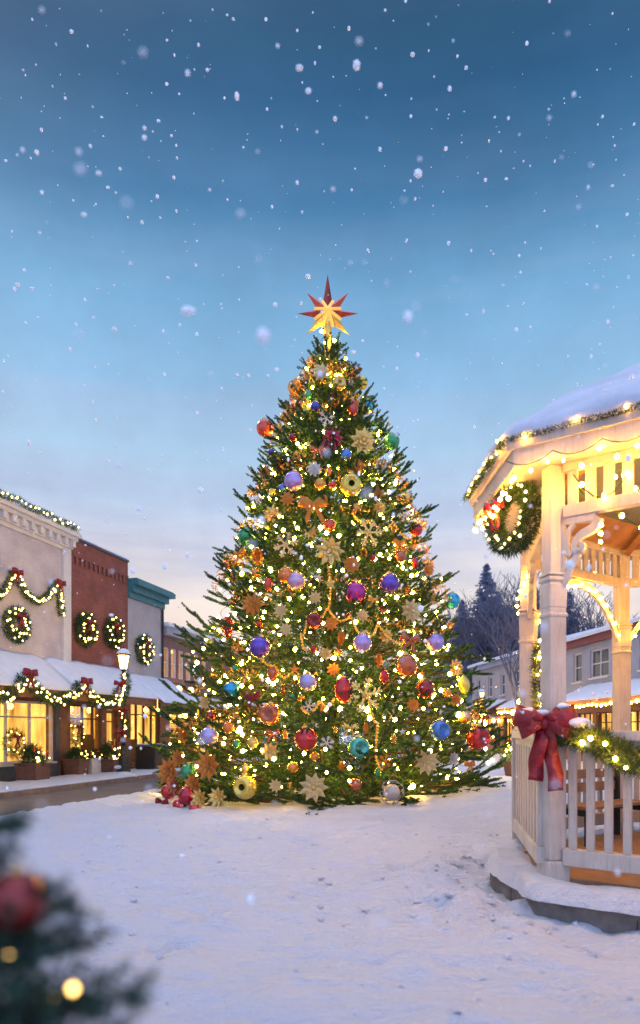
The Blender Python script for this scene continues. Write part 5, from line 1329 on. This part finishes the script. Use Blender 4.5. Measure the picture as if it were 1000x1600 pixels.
w1 = (rt(951),rt(922),rz(937,1058),rz(937,1013)); w2 = (rt(909),rt(896),rz(902,1066),rz(902,1021))
wins = [tuple(sorted(w[:2]))+w[2:] for w in (w1,w2)]+[(-6.2,-4.6,4.2,5.7),(-3.4,-1.9,4.2,5.7)]
right_shop('grey_street_house', 'grey house with red trimmed snowy roof and dark windows seen through the gazebo', tA, tB-.05, 6.15, 'blue_stucco', 'redtrim', wins,
           [(tA+.6+2.2*k,tA+2.4+2.2*k,.4,2.5) for k in range(8) if tA+2.4+2.2*k < tB-.3], [(tA,tB-2.2,3.75,3.0,1.7)])
right_shop('long_street_house', 'long pale house with snowy roof far off between the christmas tree and the gazebo', tB+.02, tC, 6.3, 'tan_stucco', 'blue_stucco',
           [(tB+1.5+2.6*k,tB+2.3+2.6*k,4.0,5.4) for k in range(6)], [(tB+.6+2.4*k,tB+2.4+2.4*k,.4,2.5) for k in range(6)], [(tB+1,tB+7,3.6,3.0,1.3),(tB+9,tC-1,3.6,3.0,1.3)])
def fest_right(label, t0, t1, s, z, n, r):
    string_lights(label, fest(FR(t0,s,z),FR(t1,s,z),4,.1), n, r, 0, 'bulb', group='string lights along the far right street')
fest_right('string of big warm bulbs under the awning of the grey house', tA+2, tB-2.3, 1.75, 2.78, 20, .05)
fest_right('string of big warm bulbs under the near awning of the long pale house', tB+1, tB+7, 1.35, 2.8, 11, .06)
fest_right('string of big warm bulbs under the far awning of the long pale house', tB+9, tC-1, 1.35, 2.8, 11, .06)
# little lit stall closing the view at the end of the street
def stall(label, c, w, m, group='market stalls at the end of the street'):
    c = V(c); root = thing('market_stall', label, 'market stall', c, group); Q = lambda t,s,z: c+V((t,s,z))
    mb = MB(); mb.fbox(Q,-w/2,w/2,0,1.6,0,1.0); mb.build('counter', M['wood'], root)
    for t in (-w/2+.06,w/2-.06):
        for s_ in (.06,1.54): mb = MB(); mb.fbox(Q,t-.05,t+.05,s_-.05,s_+.05,1.002,2.5); mb.build('post', M['wood'], root)
    mb = MB(); mb.fbox(Q,-w/2+.12,w/2-.12,1.45,1.5,1.002,2.45); mb.build('lit_back', M['lit'], root)
    mb = MB(); mb.prism(lambda a,b,z: Q(b,a,z),[(-.35,2.4),(-.35,2.46),(.8,3.0),(1.95,2.46),(1.95,2.4),(.8,2.92)],-w/2-.2,w/2+.2); r = mb.build('roof', M[m], root)
    mb = MB(); mb.prism(lambda a,b,z: Q(b,a,z),[(-.4,2.463),(-.42,2.56),(.8,3.17),(2.02,2.56),(2,2.463),(.8,3.004)],-w/2-.25,w/2+.25); mb.build('roof_snow', M['roofsnow'], r)
    add_bulbs(root, [Q(-w/2+w*k/7,-.32,2.3) for k in range(8)], .09, 'bulb')
stall('lit wooden market stall at the end of the street, closest to the christmas tree', at(768,1180,52)*1-V((0,0,at(768,1180,52).z)), 2.6, 'redtrim')
stall('lit wooden market stall at the end of the street, closest to the gazebo', at(797,1180,48)*1-V((0,0,at(797,1180,48).z)), 2.4, 'wood')
gb = at(753,1178,44); gb.z = .05; lab = 'distant street lamp wound with a red bowed garland right of the christmas tree'; garl_name[lab] = 'the distant street lamp'
street_lamp(lab, gb, 4.2, (2.2,3.2))
gb = at(816,1178,36); gb.z = .05; street_lamp('distant street lamp with bright lantern beside the back left post of the gazebo', gb, 4.0, None)
# lit shrubs in tubs by the gazebo
def lit_shrub(label, c, r, h):
    c = V(c); root = thing('lit_shrub', label, 'shrub', c)
    mb = MB(); mb.lathe([(r*.5,0),(r*.65,.45),(r*.7,.5)],12,c); mb.build('tub', M['terracotta'], root)
    np_mesh('shrub', tuft((c.x,c.y,c.z+.5), r, h, 1400, .14, .022), M['garland'], root)
    add_bulbs(root, [c+V((random.uniform(-1,1)*r*.9,-r*.8,.5+random.uniform(.1,.95)*h)) for _ in range(14)], .045, 'bulb')
q = at(801,1165,24); lit_shrub('lit shrub in a tub beyond the gazebo corner', (q.x,q.y,.05), .5, .9)
def person(label, base, face):
    base = V(base)
    vs = [(0,0,.95),(0,0,1.15),(0,.0,1.38),(0,0,1.50),(0,-.01,1.60),(0,-.01,1.74), (.10,0,.90),(.11,-.04,.50),(.11,.02,.08),(.11,-.14,.04), (-.10,0,.90),(-.11,.10,.50),(-.12,.16,.10),(-.12,.03,.05),
          (.19,0,1.40),(.25,.04,1.13),(.24,-.06,.88),(.235,-.08,.78), (-.19,0,1.40),(-.25,.02,1.13),(-.23,-.10,.90),(-.225,-.13,.80)]
    ed_ = [(0,1),(1,2),(2,3),(3,4),(4,5),(0,6),(6,7),(7,8),(8,9),(0,10),(10,11),(11,12),(12,13),(2,14),(14,15),(15,16),(16,17),(2,18),(18,19),(19,20),(20,21)]
    rs = [.17,.15,.17,.065,.085,.085,.11,.075,.05,.045,.11,.075,.05,.045,.085,.06,.045,.035,.085,.06,.045,.035]
    me = bpy.data.meshes.new('person'); me.from_pydata(vs, ed_, []); o = bpy.data.objects.new('person', me); C.objects.link(o)
    sk = o.modifiers.new('skin','SKIN'); sb = o.modifiers.new('sub','SUBSURF'); sb.levels = 1; sb.render_levels = 2
    for i,r in enumerate(rs): me.skin_vertices[0].data[i].radius = (r,r)
    me.skin_vertices[0].data[0].use_root = True
    o.location = base; o.rotation_euler = (0,0,face)
    m = bpy.data.materials.new('winter clothes'); m.use_nodes = True; nt = m.node_tree; b = nt.nodes['Principled BSDF']; b.inputs['Roughness'].default_value = .85
    tc = nt.nodes.new('ShaderNodeTexCoord'); sp = nt.nodes.new('ShaderNodeSeparateXYZ'); r = nt.nodes.new('ShaderNodeValToRGB'); mp = nt.nodes.new('ShaderNodeMath'); mp.operation = 'DIVIDE'; mp.inputs[1].default_value = 2
    nt.links.new(tc.outputs['Object'], sp.inputs[0]); nt.links.new(sp.outputs[2], mp.inputs[0]); nt.links.new(mp.outputs[0], r.inputs[0]); r.color_ramp.interpolation = 'CONSTANT'
    r.color_ramp.elements[0].color = (.02,.022,.035,1); e = r.color_ramp.elements.new(.44); e.color = (.025,.03,.055,1); r.color_ramp.elements[-1].position = .765; r.color_ramp.elements[-1].color = (.42,.25,.18,1)
    nt.links.new(r.outputs[0], b.inputs[0]); me.materials.append(m)
    h = MB(); h.ball((0,.02,1.76),.115,14,8,(1,1.05,.8)); ho = h.build('hat', M['white_trim'], o, local=True, smooth=True)
    tag(o, label, 'person'); return o
q = at(777,1180,46); person('person in dark coat and pale hat walking at the end of the street', (q.x,q.y,.07), .5)

# ------------------------------------------------------------------ trees behind the street
def spruce(label, base, H, R, n, group):
    base = V(base); root = thing('spruce_tree', label, 'tree', base, group)
    mb = MB(); mb.tube([base,base+V((0,0,H))],[.28,.02],7); mb.build('trunk', M['darkbark'], root)
    tr = []
    for k in range(n):
        f = random.random()**.8; z = H*(.06+.94*f); r = R*(1-f)**.85*random.uniform(.55,1.12)+.12; a = random.uniform(0,2*PI)
        d = np.array((math.cos(a),math.sin(a),0)); m_ = max(6,int(r*16)); s = np.linspace(.1,1,m_)
        b = np.array(base)+np.outer(s*r,d)+np.outer(-.28*r*s+.2*r*s*s,[0,0,1])+np.array((0,0,z))
        for _ in range(3):
            nd = unit(d*.8+RNG.normal(size=(m_,3))*.6+np.array((0,0,-.25))); tr.append(tri_needles(b, nd, RNG.uniform(.25,.55,m_)*(1.2-.5*s)*min(1,.5+r/R), .09))
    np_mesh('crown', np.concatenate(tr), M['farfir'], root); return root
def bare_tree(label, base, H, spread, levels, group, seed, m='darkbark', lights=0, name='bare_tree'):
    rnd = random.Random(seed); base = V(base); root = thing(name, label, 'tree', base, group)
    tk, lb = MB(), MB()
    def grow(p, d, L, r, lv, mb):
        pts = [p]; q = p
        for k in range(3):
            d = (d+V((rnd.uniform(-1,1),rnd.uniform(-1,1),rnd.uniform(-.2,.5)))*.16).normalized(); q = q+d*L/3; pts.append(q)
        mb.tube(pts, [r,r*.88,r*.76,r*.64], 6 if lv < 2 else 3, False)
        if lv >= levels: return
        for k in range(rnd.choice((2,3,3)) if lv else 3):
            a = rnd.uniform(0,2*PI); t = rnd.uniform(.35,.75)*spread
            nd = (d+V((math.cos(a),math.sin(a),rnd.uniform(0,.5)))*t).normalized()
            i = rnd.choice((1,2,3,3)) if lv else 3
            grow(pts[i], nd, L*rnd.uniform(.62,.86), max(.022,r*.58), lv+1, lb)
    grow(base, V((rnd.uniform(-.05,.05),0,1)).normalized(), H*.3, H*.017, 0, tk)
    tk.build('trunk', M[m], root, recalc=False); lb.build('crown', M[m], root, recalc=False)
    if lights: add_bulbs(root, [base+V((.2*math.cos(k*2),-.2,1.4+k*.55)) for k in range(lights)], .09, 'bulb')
    return root
GT = 'trees behind the far right street'
def gp(px, Y): p = at(px,1142,Y); p.z = 0; return p
def ht(py, Y): return CZ-(py-HOR)/FPX*Y
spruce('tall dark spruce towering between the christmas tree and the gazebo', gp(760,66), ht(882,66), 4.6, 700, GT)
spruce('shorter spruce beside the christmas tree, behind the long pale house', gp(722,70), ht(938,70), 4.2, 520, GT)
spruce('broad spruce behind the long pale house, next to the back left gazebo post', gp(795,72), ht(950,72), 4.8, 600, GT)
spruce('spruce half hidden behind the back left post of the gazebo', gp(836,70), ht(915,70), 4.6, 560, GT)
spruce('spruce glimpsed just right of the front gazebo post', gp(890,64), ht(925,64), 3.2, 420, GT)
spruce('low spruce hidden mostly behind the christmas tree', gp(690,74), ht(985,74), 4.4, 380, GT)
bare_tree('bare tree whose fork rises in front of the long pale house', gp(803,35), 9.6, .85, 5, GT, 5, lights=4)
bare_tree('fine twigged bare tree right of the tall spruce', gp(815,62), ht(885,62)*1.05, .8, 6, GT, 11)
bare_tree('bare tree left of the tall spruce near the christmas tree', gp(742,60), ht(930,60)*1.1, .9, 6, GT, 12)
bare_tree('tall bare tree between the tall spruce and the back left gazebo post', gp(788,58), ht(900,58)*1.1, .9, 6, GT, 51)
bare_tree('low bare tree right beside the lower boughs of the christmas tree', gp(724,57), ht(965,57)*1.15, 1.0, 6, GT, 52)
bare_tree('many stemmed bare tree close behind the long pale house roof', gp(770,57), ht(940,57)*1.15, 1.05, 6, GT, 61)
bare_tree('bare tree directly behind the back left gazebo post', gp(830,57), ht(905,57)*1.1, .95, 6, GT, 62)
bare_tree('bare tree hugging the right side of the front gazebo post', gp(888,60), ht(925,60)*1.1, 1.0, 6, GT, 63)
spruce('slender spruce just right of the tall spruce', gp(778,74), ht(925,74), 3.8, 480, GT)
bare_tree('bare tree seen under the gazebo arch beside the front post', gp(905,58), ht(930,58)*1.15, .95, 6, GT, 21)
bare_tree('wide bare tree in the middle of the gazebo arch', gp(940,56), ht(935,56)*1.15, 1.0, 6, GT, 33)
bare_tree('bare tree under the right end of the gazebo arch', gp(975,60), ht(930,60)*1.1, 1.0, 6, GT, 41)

# ------------------------------------------------------------------ young fir beside the viewer
def sapling():
    b = V((-.50,.80,.05)); root = thing('young_fir', 'dark young fir with a red bauble close to the viewer at the lower left', 'tree', b)
    mb = MB(); mb.tube([b,b+V((0,0,1.6))],[.022,.005],8); mb.build('trunk', M['bark'], root)
    tr = []; st = MB()
    def bough(p, q, dens=1.0):
        p, q = V(p), V(q); d = (q-p); L = d.length; d.normalize(); st.tube([p,p.lerp(q,.5)-V((0,0,.006)),q],[.005,.0035,.002],5)
        sd_ = d.cross(V((0,0,1))).normalized()
        tw = [(p.lerp(q,.2), (q-p)*.8)]
        n = int(L/.026)
        for k in range(2,n):
            f = k/n; sg = 1 if k%2 else -1; l = L*(1-f)*.45+.035
            tw.append((p.lerp(q,f), (d*.7+sd_*sg*.75+V((0,0,random.uniform(-.1,.25)))).normalized()*l))
        for o,v in tw:
            m_ = max(6,int(v.length/.0012*dens)); f = RNG.uniform(0,1,m_); base = np.array(o)+np.outer(f,np.array(v)); dd = unit(np.array(v)[None])[0]
            r = RNG.normal(size=(m_,3)); r -= np.outer(r@dd,dd); nd = unit(unit(r)*.9+dd*.6)
            tr.append(tri_needles(base, nd, RNG.uniform(.016,.027,m_), .003))
    ax = b
    ends = [(-.33,.80,1.50),(-.345,.78,1.47),(-.285,.78,1.425),(-.262,.76,1.385),(-.255,.80,1.36),(-.29,.72,1.34),(-.33,.74,1.375),(-.235,.77,1.30),(-.178,.74,1.322),(-.20,.70,1.295),(-.25,.66,1.27),(-.36,.8,1.45),(-.37,.74,1.42),(-.3,.86,1.39)]
    for e in ends: bough((ax.x+.005,ax.y,e[2]-.06), e, 1.2)
    for k in range(60):     # the rest of the little tree, lower down and outside the picture
        z = random.uniform(.2,1.24); a = random.uniform(0,2*PI); R = .10+.42*(1.45-z)/1.3
        x = ax.x+math.cos(a)*R
        bough((ax.x,ax.y,z-.05), (min(x,-.17-.2*(1.25-z)), ax.y+math.sin(a)*R*.8, z), .5)
    for k in range(14):
        z = random.uniform(1.3,1.58); a = random.uniform(PI*.6,PI*1.4); bough((ax.x,ax.y,z-.04),(ax.x+math.cos(a)*.2,ax.y+math.sin(a)*.2,z),.6)
    np_mesh('crown', np.concatenate(tr), M['nearfir'], root); st.build('boughs', M['bark'], root, recalc=False)
    o = bpy.data.objects.new('bauble', orn_mesh('bauble','darkred')); C.objects.link(o); o.location = (-.335,.775,1.412); o.scale = (.034,)*3
    tag(o, 'large out of focus red bauble on the young fir close to the viewer', 'bauble')
    c = bpy.data.objects.new('cap', cap_mesh()); C.objects.link(c); c.parent = o
    r2 = thing('fairy_lights', 'fairy lights on the young fir close to the viewer', 'fairy lights', (-.27,.74,1.33))
    pts = [at(114,1545,.73), at(84,1560,.75), at(14,1492,.72), at(-20,1560,.7)]
    w = MB(); w.tube(pts,.0015,4); w.build('wire', M['garland'], r2); add_bulbs(r2, pts[:1], .0052, 'lanternlight', .0); add_bulbs(r2, pts[1:], .0014, 'lanternlight', .1)
sapling()

# clods of snow thrown up along the tracks and against the plinth
def clods():
    mb = MB(); rr = random.Random(4)
    for k in range(420):
        if k < 170: a = rr.uniform(2.6,4.9); d = 2.95+abs(rr.gauss(0,.28)); x, y = 4.53+math.cos(a)*d, 6.9+math.sin(a)*d
        else: x, y = rr.uniform(-3.5,2.6), rr.uniform(3.6,12)
        if y < 3.4: continue
        z = ground_z(x,y); q = rr.uniform(.008,.032)*(1.3 if k < 170 else 1); n0 = len(mb.v); mb.ball((x,y,z+q*.15), q, 8, 6, (rr.uniform(.8,1.6),rr.uniform(.8,1.3),rr.uniform(.5,.8)))
        for i in range(n0,len(mb.v)): mb.v[i] = mb.v[i]+V((1,1,1))*.3*q*mn.noise(mb.v[i]*40)
    tag(mb.build('snow_clods', M['snow'], smooth=True), 'loose clods of snow scattered over the square', kind='stuff')
clods()

# ------------------------------------------------------------------ falling snow
def snowfall():
    me0 = bulb_mesh('bulb_small'); vs = np.array([v.co[:] for v in me0.vertices]); fs = [tuple(p.vertices) for p in me0.polygons]
    mb = MB(); n = 0; r = random.Random(3)
    while n < 1150:
        p = V((r.uniform(-5.5,5.5), r.uniform(1.3,9.5), r.uniform(.7,10)))
        if abs(p.x) > p.y*.5+.1 or p.z > CZ+p.y*1.08: 
            continue
        if p.z < 2.2 and r.random() < .5: continue
        s = r.lognormvariate(-4.65,.55)*(1 if p.y > 2.5 else .8)
        s = min(s,.026); k = V((r.uniform(.6,1.1),r.uniform(.6,1.1),r.uniform(.6,1.2)))
        mb.add([p+V((v[0]*s*k.x,v[1]*s*k.y,v[2]*s*k.z)) for v in vs], fs); n += 1
    n = 0
    while n < 90:
        y = r.uniform(.85,2.3); p = V((r.uniform(-.5,.5)*y, y, CZ+r.uniform(-.36,1.06)*y))
        s = r.uniform(.003,.0065); mb.add([p+V((v[0]*s,v[1]*s,v[2]*s*r.uniform(.8,1.1))) for v in vs], fs); n += 1
    m = mat('snowflake', (.9,.92,.95), .8); m.node_tree.nodes['Principled BSDF'].inputs['Subsurface Weight'].default_value = 0
    tag(mb.build('falling_snow', m, recalc=False), 'snowflakes drifting through the air', kind='stuff')
snowfall()
